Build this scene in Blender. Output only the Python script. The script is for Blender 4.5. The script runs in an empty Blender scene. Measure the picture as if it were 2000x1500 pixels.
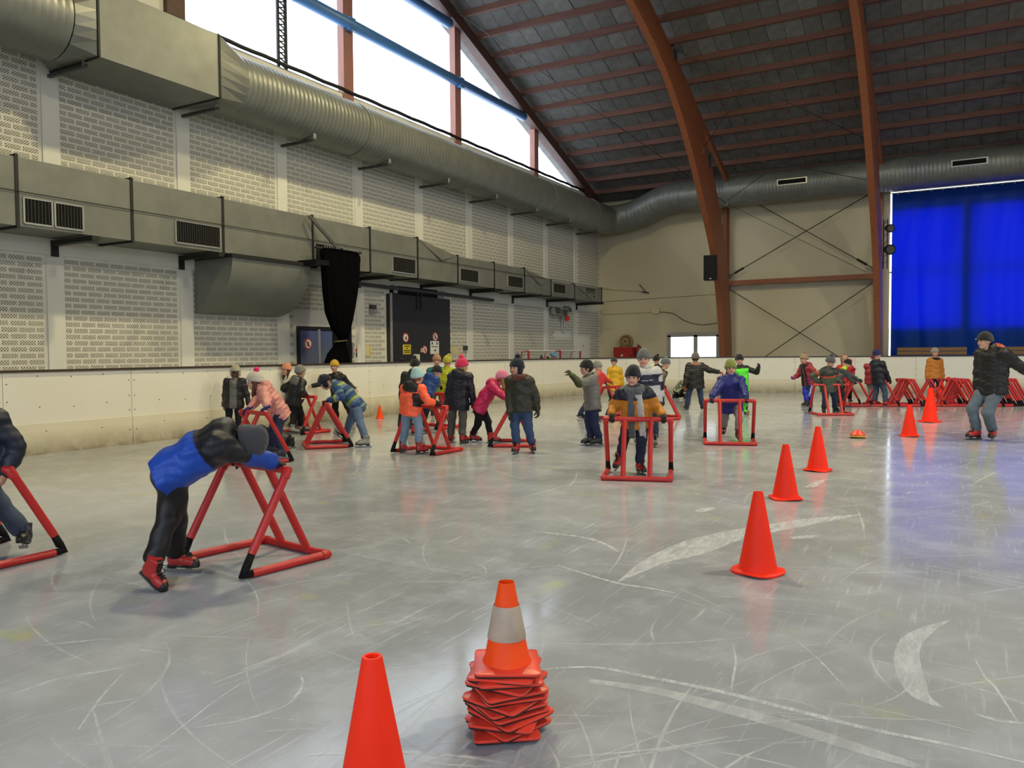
import bpy, math, random
import numpy as np
from mathutils import Matrix, Vector

# ------------------------------------------------------------------ camera, sky, lights, exposure
SC = bpy.context.scene
COL = SC.collection
F_PX, TURN, PITCH, ROLL, EYE = 1540.0, math.radians(29.6), math.atan(62 / 1540.0), math.radians(0.4), 1.5
cam_data = bpy.data.cameras.new('camera')
cam_data.sensor_width = 36.0
cam_data.lens = F_PX / 2000.0 * 36.0
cam_data.clip_end = 400
cam = bpy.data.objects.new('camera', cam_data)
COL.objects.link(cam)
cam.matrix_world = (Matrix.Translation((0, 0, EYE)) @ Matrix.Rotation(TURN, 4, 'Z') @
                    Matrix.Rotation(math.pi / 2 - PITCH, 4, 'X') @ Matrix.Rotation(-ROLL, 4, 'Z'))
SC.camera = cam

SKY_STRENGTH = 4.6
world = bpy.data.worlds.new('overcast_sky')
SC.world = world
world.use_nodes = True
bgn = world.node_tree.nodes['Background']
bgn.inputs[0].default_value = (0.80, 0.90, 1.0, 1)
bgn.inputs[1].default_value = SKY_STRENGTH

SC.view_settings.view_transform = 'Standard'
SC.view_settings.look = 'None'
SC.view_settings.gamma = 1.0
SC.view_settings.use_curve_mapping = False
SC.view_settings.exposure = 0.0
SC.cycles.use_denoising = True
SC.cycles.max_bounces = 7
SC.cycles.diffuse_bounces = 4
SC.cycles.glossy_bounces = 3
SC.cycles.transmission_bounces = 4
SC.cycles.transparent_max_bounces = 12
SC.cycles.sample_clamp_indirect = 5.0
SC.cycles.caustics_reflective = False
SC.cycles.caustics_refractive = False

def window_portal(name, loc, rot, sx, sy):
    d = bpy.data.lights.new(name, 'AREA')
    d.shape = 'RECTANGLE'; d.size = sx; d.size_y = sy
    d.cycles.is_portal = True
    o = bpy.data.objects.new(name, d); COL.objects.link(o)
    o.location = loc; o.rotation_euler = rot
window_portal('daylight_gable', (-15.6, 22, 11.6), (0, -math.pi / 2, 0), 6.5, 24)
window_portal('daylight_far_gable', (46.6, 14.5, 11.6), (0, math.pi / 2, 0), 7.0, 40)
window_portal('daylight_side_window', (-10.4, 35.6, 1.6), (-math.pi / 2, 0, 0), 2.6, 1.7)
window_portal('daylight_curtain_bay', (0.2, 35.6, 4.6), (-math.pi / 2, 0, 0), 5.4, 5.0)

window_portal('fill_rear_windows', (19, -6.9, 5.3), (math.pi / 2, 0, 0), 54, 6.6)  # portal of the added rear windows, sky fill for surfaces facing the camera

# lamp positions under the roof (the lamps themselves are built further down)
LAMP_SPOTS = [(-7.5, 1.5), (-7.5, 9.5), (-7.5, 17.5), (5.0, 1.5), (5.0, 9.5), (5.0, 17.5), (18.0, 3.0), (18.0, 14.0)]
LAMP_POWER = 730.0
LAMP_COLOR = (1.0, 0.86, 0.48)          # the row along the gable burns warmer than the others
LAMP_COLOR_COOL = (1.0, 0.91, 0.68)

# ------------------------------------------------------------------ helpers
rnd = random.Random(7)
def lin(c):
    """sRGB 0..255 -> linear"""
    out = []
    for v in c[:3]:
        v = v / 255.0
        out.append(v / 12.92 if v <= 0.04045 else ((v + 0.055) / 1.055) ** 2.4)
    return tuple(out)

MATS = {}
def node_mat(name):
    m = bpy.data.materials.new(name); m.use_nodes = True
    nt = m.node_tree; b = nt.nodes['Principled BSDF']
    MATS[name] = m
    return m, nt, b
def pm(name, base, rough=0.6, metal=0.0, var=0.10, scale=6.0, bump=0.0, bscale=40.0, spec=0.5, stretch=None, rand=0.0):
    """painted / plain material with procedural variation; base in sRGB 0..255"""
    m, nt, b = node_mat(name)
    N, Lk = nt.nodes, nt.links
    tc = N.new('ShaderNodeTexCoord')
    src = tc.outputs['Object']
    if stretch:
        mp = N.new('ShaderNodeMapping'); mp.inputs['Scale'].default_value = stretch
        Lk.new(src, mp.inputs[0]); src = mp.outputs[0]
    nz = N.new('ShaderNodeTexNoise'); nz.inputs['Scale'].default_value = scale; nz.inputs['Detail'].default_value = 5
    Lk.new(src, nz.inputs['Vector'])
    c = lin(base)
    rp = N.new('ShaderNodeValToRGB')
    rp.color_ramp.elements[0].position = 0.3; rp.color_ramp.elements[1].position = 0.7
    rp.color_ramp.elements[0].color = (*[v * (1 - var) for v in c], 1)
    rp.color_ramp.elements[1].color = (*[min(1, v * (1 + var)) for v in c], 1)
    Lk.new(nz.outputs[0], rp.inputs[0])
    outc = rp.outputs[0]
    if rand:
        oi = N.new('ShaderNodeObjectInfo')
        mr = N.new('ShaderNodeMapRange'); mr.inputs[3].default_value = 1 - rand; mr.inputs[4].default_value = 1 + rand
        Lk.new(oi.outputs['Random'], mr.inputs[0])
        hs = N.new('ShaderNodeHueSaturation'); Lk.new(outc, hs.inputs['Color']); Lk.new(mr.outputs[0], hs.inputs['Value'])
        outc = hs.outputs[0]
    Lk.new(outc, b.inputs['Base Color'])
    b.inputs['Roughness'].default_value = rough
    b.inputs['Metallic'].default_value = metal
    b.inputs['Specular IOR Level'].default_value = spec
    if bump:
        n2 = N.new('ShaderNodeTexNoise'); n2.inputs['Scale'].default_value = bscale; n2.inputs['Detail'].default_value = 3
        Lk.new(src, n2.inputs['Vector'])
        bp = N.new('ShaderNodeBump'); bp.inputs['Strength'].default_value = bump; bp.inputs['Distance'].default_value = 0.01
        Lk.new(n2.outputs[0], bp.inputs['Height']); Lk.new(bp.outputs[0], b.inputs['Normal'])
    return m
def attr_mat(name, rough=0.8, bump=0.3, bscale=120.0, sheen=0.0, knit=False, spec=0.3):
    """cloth / leather / skin whose dye is stored in the mesh attribute 'col'"""
    m, nt, b = node_mat(name)
    N, Lk = nt.nodes, nt.links
    at = N.new('ShaderNodeAttribute'); at.attribute_name = 'col'
    tc = N.new('ShaderNodeTexCoord')
    nz = N.new('ShaderNodeTexNoise'); nz.inputs['Scale'].default_value = 30; nz.inputs['Detail'].default_value = 4
    Lk.new(tc.outputs['Object'], nz.inputs['Vector'])
    mr = N.new('ShaderNodeMapRange'); mr.inputs[3].default_value = 0.86; mr.inputs[4].default_value = 1.12
    Lk.new(nz.outputs[0], mr.inputs[0])
    mx = N.new('ShaderNodeMix'); mx.data_type = 'RGBA'; mx.blend_type = 'MULTIPLY'; mx.inputs[0].default_value = 1.0
    Lk.new(at.outputs['Color'], mx.inputs[6]); Lk.new(mr.outputs[0], mx.inputs[7])
    Lk.new(mx.outputs[2], b.inputs['Base Color'])
    b.inputs['Roughness'].default_value = rough
    b.inputs['Specular IOR Level'].default_value = spec
    if sheen: b.inputs['Sheen Weight'].default_value = sheen
    if knit:
        h = N.new('ShaderNodeTexWave'); h.inputs['Scale'].default_value = 55; h.inputs['Distortion'].default_value = 1.5
    else:
        h = N.new('ShaderNodeTexNoise'); h.inputs['Scale'].default_value = bscale
    Lk.new(tc.outputs['Object'], h.inputs['Vector'])
    bp = N.new('ShaderNodeBump'); bp.inputs['Strength'].default_value = bump; bp.inputs['Distance'].default_value = 0.006
    Lk.new(h.outputs[0], bp.inputs['Height']); Lk.new(bp.outputs[0], b.inputs['Normal'])
    return m

class MB:
    """collects faces, then links them as ONE mesh object"""
    def __init__(s): s.v = []; s.f = []
    def add(s, vs, fs):
        o = len(s.v); s.v.extend([tuple(p) for p in vs]); s.f.extend([tuple(i + o for i in f) for f in fs]); return s
    def box(s, c, d, rot=None):
        x, y, z = d[0] / 2, d[1] / 2, d[2] / 2
        vs = [Vector((a * x, b * y, e * z)) for e in (-1, 1) for b in (-1, 1) for a in (-1, 1)]
        if rot is not None: vs = [rot @ v for v in vs]
        vs = [v + Vector(c) for v in vs]
        return s.add(vs, [(0, 2, 3, 1), (4, 5, 7, 6), (0, 1, 5, 4), (2, 6, 7, 3), (0, 4, 6, 2), (1, 3, 7, 5)])
    def span(s, a, b):
        return s.box([(p + q) / 2 for p, q in zip(a, b)], [abs(q - p) for p, q in zip(a, b)])
    def quad(s, a, b, c, d): return s.add([a, b, c, d], [(0, 1, 2, 3)])
    def bar(s, p, q, w, h, up=(0, 0, 1)):
        p, q = Vector(p), Vector(q); d = q - p; L = d.length; d.normalize()
        u = Vector(up); sd = d.cross(u)
        if sd.length < 1e-4: sd = d.cross(Vector((1, 0, 0)))
        sd.normalize(); u = sd.cross(d)
        R = Matrix((sd, d, u)).transposed()
        return s.box((p + q) / 2, (w, L, h), R)
    def tube(s, p, q, r0, r1=None, n=10, cap=True): return s.sweep([p, q], [r0, r0 if r1 is None else r1], n, cap)
    def sweep(s, path, rad, n=10, cap=True):
        P = [Vector(p) for p in path]
        if not hasattr(rad, '__len__'): rad = [rad] * len(P)
        t0 = (P[1] - P[0]).normalized()
        a = t0.cross(Vector((0, 0, 1)))
        if a.length < 1e-3: a = t0.cross(Vector((1, 0, 0)))
        a.normalize()
        vs, fs = [], []
        for i, p in enumerate(P):
            t = (P[min(i + 1, len(P) - 1)] - P[max(i - 1, 0)]).normalized()
            a = (a - t * a.dot(t)).normalized(); b = t.cross(a)
            for k in range(n):
                th = 2 * math.pi * k / n
                vs.append(p + (a * math.cos(th) + b * math.sin(th)) * rad[i])
        for i in range(len(P) - 1):
            for k in range(n):
                k2 = (k + 1) % n
                fs.append((i * n + k, i * n + k2, (i + 1) * n + k2, (i + 1) * n + k))
        if cap:
            fs.append(tuple(range(n - 1, -1, -1))); fs.append(tuple(range((len(P) - 1) * n, len(P) * n)))
        return s.add(vs, fs)
    def lathe(s, prof, c=(0, 0, 0), n=24, cap=True):
        vs, fs = [], []
        for r, z in prof:
            for k in range(n):
                th = 2 * math.pi * k / n
                vs.append((c[0] + r * math.cos(th), c[1] + r * math.sin(th), c[2] + z))
        for i in range(len(prof) - 1):
            for k in range(n):
                k2 = (k + 1) % n
                fs.append((i * n + k, i * n + k2, (i + 1) * n + k2, (i + 1) * n + k))
        if cap:
            fs.append(tuple(range(n - 1, -1, -1))); fs.append(tuple(range((len(prof) - 1) * n, len(prof) * n)))
        return s.add(vs, fs)
    def prism(s, poly, off):
        """poly: 3-D loop, off: extrusion vector"""
        n = len(poly); off = Vector(off)
        vs = [Vector(p) for p in poly] + [Vector(p) + off for p in poly]
        fs = [tuple(range(n - 1, -1, -1)), tuple(range(n, 2 * n))]
        fs += [(i, (i + 1) % n, n + (i + 1) % n, n + i) for i in range(n)]
        return s.add(vs, fs)
    def mesh(s, name, material, smooth=False):
        me = bpy.data.meshes.new(name)
        me.from_pydata([tuple(v) for v in s.v], [], s.f)
        me.update()
        if material: me.materials.append(material)
        if smooth: me.shade_auto() if hasattr(me, 'shade_auto') else me.shade_smooth()
        return me
    def build(s, name, material, parent=None, smooth=False, angle=None):
        me = s.mesh(name, material, False)
        if smooth:
            me.shade_smooth()
            if angle: me.set_sharp_from_angle(angle=math.radians(angle))
        return link(name, me, parent)

def link(name, me, parent=None):
    o = bpy.data.objects.new(name, me); COL.objects.link(o)
    if parent is not None: o.parent = parent
    return o
def tag(o, label=None, cat=None, group=None, kind=None):
    if label: o['label'] = label
    if cat: o['category'] = cat
    if group: o['group'] = group
    if kind: o['kind'] = kind
    return o
def thing(name, label, cat, loc=(0, 0, 0), rz=0.0, group=None):
    o = bpy.data.objects.new(name, None); COL.objects.link(o)
    o.empty_display_size = 0.1
    o.location = loc; o.rotation_euler = (0, 0, rz)
    return tag(o, label, cat, group)
def copy_tree(o, parent=None):
    c = o.copy(); COL.objects.link(c); c.parent = parent
    for ch in o.children: copy_tree(ch, c)
    return c

# image ray of the real camera, used only to measure where things stand in the hall
def ray(px, py):
    x, y = px - 1000, py - 750
    c, s = math.cos(ROLL), math.sin(ROLL)
    r, u = (c * x - s * y) / F_PX, -(s * x + c * y) / F_PX
    f = math.cos(PITCH) + u * math.sin(PITCH); u = u * math.cos(PITCH) - math.sin(PITCH)
    return np.array([-math.sin(TURN) * f + math.cos(TURN) * r, math.cos(TURN) * f + math.sin(TURN) * r, u])
EYEP = np.array([0, 0, EYE])
FWD = np.array([-math.sin(TURN), math.cos(TURN), 0.0]); RGT = np.array([math.cos(TURN), math.sin(TURN), 0.0])
def ground(px, py, z=0.0): d = ray(px, py); return EYEP + d * ((z - EYE) / d[2])
def at_depth(px, py, f): d = ray(px, py); return EYEP + d * (f / d.dot(FWD))
def facing(deg):
    """0 = towards the photographer, 90 = to his right, 180 = away"""
    a = math.radians(deg)
    return -FWD * math.cos(a) + RGT * math.sin(a)
# ------------------------------------------------------------------ materials
pm('wall_paint', (214, 212, 200), 0.75, var=0.05, scale=0.8, bump=0.15, bscale=25)
pm('end_wall_paint', (196, 188, 160), 0.8, var=0.05, scale=0.6, bump=0.1, bscale=18)
pm('pilaster_paint', (219, 218, 208), 0.75, var=0.04, scale=1.5)
pm('galvanised', (122, 125, 120), 0.42, metal=0.35, var=0.10, scale=3.0, bump=0.05)
pm('galvanised_lower', (122, 124, 116), 0.5, metal=0.25, var=0.12, scale=2.2, bump=0.05)
pm('dark_steel', (38, 38, 36), 0.55, metal=0.3, var=0.1)
pm('bracket_steel', (74, 75, 72), 0.5, metal=0.4, var=0.1)
pm('grille_dark', (28, 28, 27), 0.8, var=0.15, scale=20, spec=0.1)
pm('grille_slat', (56, 56, 52), 0.5, metal=0.2, var=0.15, scale=20)
pm('glulam', (134, 76, 44), 0.55, var=0.16, scale=2.5, bump=0.1, stretch=(6, 0.7, 6))
pm('purlin_wood', (96, 60, 48), 0.65, var=0.2, scale=2.0, stretch=(0.6, 8, 8))
pm('post_wood', (150, 104, 92), 0.6, var=0.12, scale=3.0, stretch=(5, 5, 0.5))
pm('ceiling_board', (100, 98, 95), 0.9, var=0.22, scale=3.0, bump=0.4, bscale=60, rand=0.24)
pm('edge_beam', (84, 58, 50), 0.6, var=0.12)
pm('sky_blue_steel', (70, 116, 170), 0.4, var=0.08)
pm('white_plastic', (226, 221, 204), 0.35, var=0.03, scale=1.2)
pm('top_rail', (58, 46, 34), 0.5, var=0.15, scale=5, stretch=(1, 1, 6))
pm('bolt_dark', (52, 48, 40), 0.5)
pm('black_plastic', (20, 20, 22), 0.6, var=0.1, spec=0.15)
pm('black_net', (7, 7, 9), 1.0, var=0.3, scale=40, bump=0.5, bscale=120, spec=0.05)
pm('door_black', (35, 36, 40), 0.45, var=0.08, scale=2)
pm('door_frame_black', (22, 22, 24), 0.4)
pm('aluminium', (176, 176, 172), 0.35, metal=0.5, var=0.05)
pm('white_paint', (228, 228, 224), 0.5, var=0.03)
pm('sign_red', (186, 46, 40), 0.5, var=0.04)
pm('sign_yellow', (206, 186, 44), 0.5, var=0.04)
pm('sign_white', (220, 220, 212), 0.5, var=0.03)
pm('sign_black', (26, 26, 26), 0.5)
pm('sign_cream', (208, 196, 158), 0.6, var=0.05)
pm('cabinet_red', (158, 34, 30), 0.4, var=0.08)
pm('hose_canvas', (140, 118, 78), 0.85, var=0.15, scale=25)
pm('bench_wood', (128, 96, 52), 0.6, var=0.2, scale=4, stretch=(0.6, 8, 8))
pm('frame_red', (186, 40, 38), 0.42, var=0.10, scale=4, bump=0.12, bscale=18)
pm('cone_orange', (255, 50, 22), 0.5, var=0.05, scale=5, rand=0.04, spec=0.2)
pm('cone_traffic', (255, 80, 16), 0.5, var=0.05, scale=6, spec=0.25)
pm('cone_base_orange', (232, 70, 52), 0.32, var=0.08, scale=6)
pm('rubber_edge', (42, 26, 22), 0.7, var=0.3, scale=60)
pm('reflective_sleeve', (176, 160, 142), 0.5, var=0.12, scale=14)
pm('disc_red', (222, 62, 40), 0.4); pm('disc_yellow', (206, 168, 60), 0.45); pm('disc_dark', (92, 62, 34), 0.5)
pm('steel_blade', (120, 121, 123), 0.32, metal=0.85, var=0.05)
pm('shoelace', (22, 20, 20), 0.8)
pm('concrete', (120, 116, 108), 0.85, var=0.12, scale=2)
pm('outside_ground', (150, 150, 150), 0.9)
attr_mat('cloth', 0.85, 0.35, 90, sheen=0.15)
attr_mat('nylon', 0.5, 0.22, 45, spec=0.4)
attr_mat('denim', 0.85, 0.3, 160)
attr_mat('knit', 0.95, 0.55, knit=True, sheen=0.2)
attr_mat('skin', 0.55, 0.05, 60, spec=0.35)
attr_mat('leather', 0.42, 0.1, 60, spec=0.5)
attr_mat('hair', 0.5, 0.5, knit=True, spec=0.4)
attr_mat('eye_gloss', 0.15, 0.0, spec=0.6)

def glass_mat(name, tint, rough, mix):
    m, nt, b = node_mat(name)
    N, Lk = nt.nodes, nt.links
    for n in list(N):
        if n.type != 'OUTPUT_MATERIAL': N.remove(n)
    out = [n for n in N if n.type == 'OUTPUT_MATERIAL'][0]
    tr = N.new('ShaderNodeBsdfTransparent'); tr.inputs[0].default_value = (*tint, 1)
    gl = N.new('ShaderNodeBsdfGlossy'); gl.inputs['Roughness'].default_value = rough
    fr = N.new('ShaderNodeFresnel'); fr.inputs[0].default_value = 1.45
    mx = N.new('ShaderNodeMixShader')
    if mix is None: Lk.new(fr.outputs[0], mx.inputs[0])
    else: mx.inputs[0].default_value = mix
    Lk.new(tr.outputs[0], mx.inputs[1]); Lk.new(gl.outputs[0], mx.inputs[2]); Lk.new(mx.outputs[0], out.inputs[0])
    return m
glass_mat('window_glass', (0.97, 0.98, 1.0), 0.02, 0.04)

# tinted door glass that mirrors the bright hall windows
m, nt, b = node_mat('door_glass')
b.inputs['Base Color'].default_value = (*lin((92, 102, 128)), 1); b.inputs['Roughness'].default_value = 0.08
b.inputs['Specular IOR Level'].default_value = 0.8

# blue tarpaulin, lit from behind by the window
m, nt, b = node_mat('blue_tarpaulin')
N, Lk = nt.nodes, nt.links
N.remove(b); out = [n for n in N if n.type == 'OUTPUT_MATERIAL'][0]
df = N.new('ShaderNodeBsdfDiffuse'); df.inputs[0].default_value = (0.004, 0.036, 0.22, 1)
tl = N.new('ShaderNodeBsdfTranslucent'); tl.inputs[0].default_value = (0.0003, 0.0006, 0.15, 1)
gl = N.new('ShaderNodeBsdfGlossy'); gl.inputs[0].default_value = (0.7, 0.75, 0.9, 1); gl.inputs['Roughness'].default_value = 0.35
ad = N.new('ShaderNodeAddShader'); mx = N.new('ShaderNodeMixShader'); mx.inputs[0].default_value = 0.007
Lk.new(df.outputs[0], ad.inputs[0]); Lk.new(tl.outputs[0], ad.inputs[1])
Lk.new(ad.outputs[0], mx.inputs[1]); Lk.new(gl.outputs[0], mx.inputs[2]); Lk.new(mx.outputs[0], out.inputs[0])

# pierced block: pale face with staggered dark holes (object space: y along the wall, z up)
m, nt, b = node_mat('pierced_block')
N, Lk = nt.nodes, nt.links
tc = N.new('ShaderNodeTexCoord'); sp = N.new('ShaderNodeSeparateXYZ')
geo = N.new('ShaderNodeNewGeometry')
Lk.new(geo.outputs['Position'], sp.inputs[0])
def mth(nt, op, a, bb=None, c=None):
    n = nt.nodes.new('ShaderNodeMath'); n.operation = op
    for i, v in enumerate((a, bb, c)):
        if v is None: continue
        if isinstance(v, (int, float)): n.inputs[i].default_value = v
        else: nt.links.new(v, n.inputs[i])
    return n.outputs[0]
ky, kz = 2 * math.pi / 0.052, 2 * math.pi / 0.048
sy = mth(nt, 'SINE', mth(nt, 'MULTIPLY', sp.outputs[1], ky))
sz = mth(nt, 'SINE', mth(nt, 'MULTIPLY', sp.outputs[2], kz))
hole = mth(nt, 'SUBTRACT', mth(nt, 'GREATER_THAN', mth(nt, 'MULTIPLY', sy, sz), 0.20), 0.0)
nz = N.new('ShaderNodeTexNoise'); nz.inputs['Scale'].default_value = 1.3
Lk.new(geo.outputs['Position'], nz.inputs['Vector'])
mx = N.new('ShaderNodeMix'); mx.data_type = 'RGBA'
mx.inputs[6].default_value = (*lin((206, 204, 190)), 1); mx.inputs[7].default_value = (*lin((84, 80, 66)), 1)
Lk.new(hole, mx.inputs[0]); Lk.new(mx.outputs[2], b.inputs['Base Color'])
b.inputs['Roughness'].default_value = 0.85

# dasher boards: white plastic with grime of its own near the ice
m, nt, b = node_mat('board_plastic')
N, Lk = nt.nodes, nt.links
geo = N.new('ShaderNodeNewGeometry'); sp = N.new('ShaderNodeSeparateXYZ'); Lk.new(geo.outputs['Position'], sp.inputs[0])
nz = N.new('ShaderNodeTexNoise'); nz.inputs['Scale'].default_value = 5.0; nz.inputs['Detail'].default_value = 8; nz.inputs['Roughness'].default_value = 0.7
Lk.new(geo.outputs['Position'], nz.inputs['Vector'])
hgt = N.new('ShaderNodeMapRange'); hgt.inputs[1].default_value = 0.36; hgt.inputs[2].default_value = 0.0; Lk.new(sp.outputs[2], hgt.inputs[0])
grime = mth(nt, 'MULTIPLY', hgt.outputs[0], mth(nt, 'SMOOTH_MIN', mth(nt, 'MULTIPLY', nz.outputs[0], 1.3), 1.0, 0.1))
nz2 = N.new('ShaderNodeTexNoise'); nz2.inputs['Scale'].default_value = 0.7; nz2.inputs['Detail'].default_value = 4
Lk.new(geo.outputs['Position'], nz2.inputs['Vector'])
mx0 = N.new('ShaderNodeMix'); mx0.data_type = 'RGBA'; mx0.inputs[6].default_value = (*lin((236, 234, 224)), 1); mx0.inputs[7].default_value = (*lin((222, 216, 194)), 1)
Lk.new(nz2.outputs[0], mx0.inputs[0])
mx = N.new('ShaderNodeMix'); mx.data_type = 'RGBA'; mx.inputs[7].default_value = (*lin((104, 88, 54)), 1)
Lk.new(grime, mx.inputs[0]); Lk.new(mx0.outputs[2], mx.inputs[6]); Lk.new(mx.outputs[2], b.inputs['Base Color'])
b.inputs['Roughness'].default_value = 0.45

mk = MATS['board_plastic'].copy(); mk.name = 'kick_plastic'; MATS['kick_plastic'] = mk
for n_ in mk.node_tree.nodes:
    if n_.type == 'MIX' and not n_.inputs[6].is_linked: n_.inputs[6].default_value = (*lin((228, 222, 200)), 1); n_.inputs[7].default_value = (*lin((214, 205, 174)), 1)

# ice
m, nt, b = node_mat('ice')
N, Lk = nt.nodes, nt.links
geo = N.new('ShaderNodeNewGeometry')
def noise(scale, det=5, vec=None, rough=0.55):
    n = N.new('ShaderNodeTexNoise'); n.inputs['Scale'].default_value = scale; n.inputs['Detail'].default_value = det; n.inputs['Roughness'].default_value = rough
    Lk.new(vec or geo.outputs['Position'], n.inputs['Vector']); return n.outputs[0]
def ramp(src, p0, p1, v0=0.0, v1=1.0):
    n = N.new('ShaderNodeMapRange'); n.inputs[1].default_value = p0; n.inputs[2].default_value = p1
    n.inputs[3].default_value = v0; n.inputs[4].default_value = v1; Lk.new(src, n.inputs[0]); return n.outputs[0]
def mapped(rot, sc):
    n = N.new('ShaderNodeMapping'); n.inputs['Rotation'].default_value = (0, 0, rot); n.inputs['Scale'].default_value = sc
    Lk.new(geo.outputs['Position'], n.inputs[0]); return n.outputs[0]
def mixc(fac, a, bcol):
    n = N.new('ShaderNodeMix'); n.data_type = 'RGBA'
    Lk.new(fac, n.inputs[0])
    for i, v in ((6, a), (7, bcol)):
        if isinstance(v, tuple): n.inputs[i].default_value = (*v, 1)
        else: Lk.new(v, n.inputs[i])
    return n.outputs[2]
big = noise(0.35, 5)
mid = noise(2.3, 6, rough=0.65)
fine = noise(38, 4)
s1 = noise(1.0, 6, mapped(0.5, (26, 1.6, 1)), 0.6)
s2 = noise(1.0, 6, mapped(-0.4, (30, 1.4, 1)), 0.6)
s3 = noise(1.0, 6, mapped(1.3, (34, 2.0, 1)), 0.6)
scr = mth(nt, 'MAXIMUM', mth(nt, 'MAXIMUM', ramp(s1, 0.60, 0.74), ramp(s2, 0.61, 0.75)), ramp(s3, 0.62, 0.75))
c0 = mixc(ramp(big, 0.35, 0.65), lin((145, 149, 156)), lin((169, 174, 183)))
c1 = mixc(mth(nt, 'MULTIPLY', ramp(mid, 0.46, 0.74), 0.5), c0, lin((196, 202, 214)))
c2 = mixc(mth(nt, 'MULTIPLY', scr, 0.38), c1, lin((216, 222, 232)))
frost = ramp(noise(7, 8, rough=0.75), 0.60, 0.72)
c3 = mixc(mth(nt, 'MULTIPLY', frost, 0.35), c2, lin((224, 230, 240)))
spots = mth(nt, 'MULTIPLY', ramp(noise(1.9, 2), 0.66, 0.76), 0.45)
c4 = mixc(spots, c3, lin((186, 190, 110)))
Lk.new(c4, b.inputs['Base Color'])
rg = mth(nt, 'ADD', ramp(mid, 0.3, 0.8, 0.07, 0.20), mth(nt, 'MULTIPLY', scr, 0.16))
Lk.new(rg, b.inputs['Roughness'])
b.inputs['IOR'].default_value = 1.31
b.inputs['Specular IOR Level'].default_value = 0.50
bp = N.new('ShaderNodeBump'); bp.inputs['Strength'].default_value = 0.07; bp.inputs['Distance'].default_value = 0.004
hh = mth(nt, 'ADD', mth(nt, 'MULTIPLY', scr, 0.8), mth(nt, 'MULTIPLY', mid, 1.2))
Lk.new(hh, bp.inputs['Height']); Lk.new(bp.outputs[0], b.inputs['Normal'])

# ice shavings in skate gouges: white, broken up
m, nt, b = node_mat('ice_shavings')
N, Lk = nt.nodes, nt.links
for n in [b]: pass
out = [n for n in N if n.type == 'OUTPUT_MATERIAL'][0]
geo = N.new('ShaderNodeNewGeometry')
b.inputs['Base Color'].default_value = (*lin((226, 232, 240)), 1); b.inputs['Roughness'].default_value = 0.45
tr = N.new('ShaderNodeBsdfTransparent'); mx = N.new('ShaderNodeMixShader')
nz = N.new('ShaderNodeTexNoise'); nz.inputs['Scale'].default_value = 18; nz.inputs['Detail'].default_value = 5; nz.inputs['Roughness'].default_value = 0.7
mp = N.new('ShaderNodeMapping'); mp.inputs['Rotation'].default_value = (0, 0, 0.6); mp.inputs['Scale'].default_value = (1, 0.25, 1)
Lk.new(geo.outputs['Position'], mp.inputs[0]); Lk.new(mp.outputs[0], nz.inputs['Vector'])
mr = N.new('ShaderNodeMapRange'); mr.inputs[1].default_value = 0.34; mr.inputs[2].default_value = 0.60; mr.inputs[3].default_value = 0.18; mr.inputs[4].default_value = 0.60
Lk.new(nz.outputs[0], mr.inputs[0]); Lk.new(mr.outputs[0], mx.inputs[0])
Lk.new(tr.outputs[0], mx.inputs[1]); Lk.new(b.outputs[0], mx.inputs[2]); Lk.new(mx.outputs[0], out.inputs[0])
m2 = m.copy(); m2.name = 'ice_scratch'; MATS['ice_scratch'] = m2
for n in m2.node_tree.nodes:
    if n.type == 'MAP_RANGE': n.inputs[1].default_value = 0.25; n.inputs[3].default_value = 0.0; n.inputs[4].default_value = 0.45
    if n.type == 'TEX_NOISE': n.inputs['Scale'].default_value = 7
M = MATS
# ------------------------------------------------------------------ the hall
XW, YE, YN, XF = -15.0, 35.0, -6.5, 46.0          # gable wall in view, long wall in view, wall behind, far gable
RIDGE = 14.5
def gl(y):                                          # underside of the gable edge beam
    return 8.72 + 0.356 * (32.86 - y) if y >= RIDGE else 8.72 + 0.356 * (32.86 - (2 * RIDGE - y))
def deck(y): return gl(y) + 0.56
def struct(o): o['kind'] = 'structure'; return o

# --- ice floor
ice = struct(MB().quad((XW, YN, 0), (XF, YN, 0), (XF, YE, 0), (XW, YE, 0)).build('floor', M['ice']))
tag(ice, 'scratched grey ice sheet of the rink', 'ice')

# --- left (gable) wall with pierced block panels
SILL = 8.70
wl = MB().span((XW - 0.25, YN, 0), (XW, YE, SILL))
poly = [(XW - 0.25, YN, SILL), (XW - 0.25, 11.35, SILL), (XW - 0.25, 11.35, deck(11.35)), (XW - 0.25, YN, deck(YN))]
wl.prism(poly, (0.25, 0, 0))
wall_left = struct(wl.build('wall_left', M['wall_paint']))
tag(wall_left, 'cream painted gable wall with panels of pierced blocks', 'wall')
PIL = [2.80 + 2.925 * k for k in range(11)]          # pilasters, 0.33 wide
for y in PIL:
    MB().span((XW, y, 0), (XW + 0.03, y + 0.33, 3.45)).build('pilaster', M['pilaster_paint'], wall_left)
    MB().span((XW, y, 3.75), (XW + 0.03, y + 0.33, SILL - 0.6)).build('pilaster', M['pilaster_paint'], wall_left)
MB().span((XW, YN, 3.40), (XW + 0.05, YE, 3.78)).build('lintel_band', M['pilaster_paint'], wall_left)
MB().span((XW, YN, 8.25), (XW + 0.06, YE, SILL)).build('sill_band', M['pilaster_paint'], wall_left)
blocks = []
keep_out = [(15.05, 17.2, 0, 2.55), (18.7, 22.05, 0, 3.45), (32.3, 33.6, 0, 2.2), (30.2, 31.6, 2.1, 2.4)]
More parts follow.
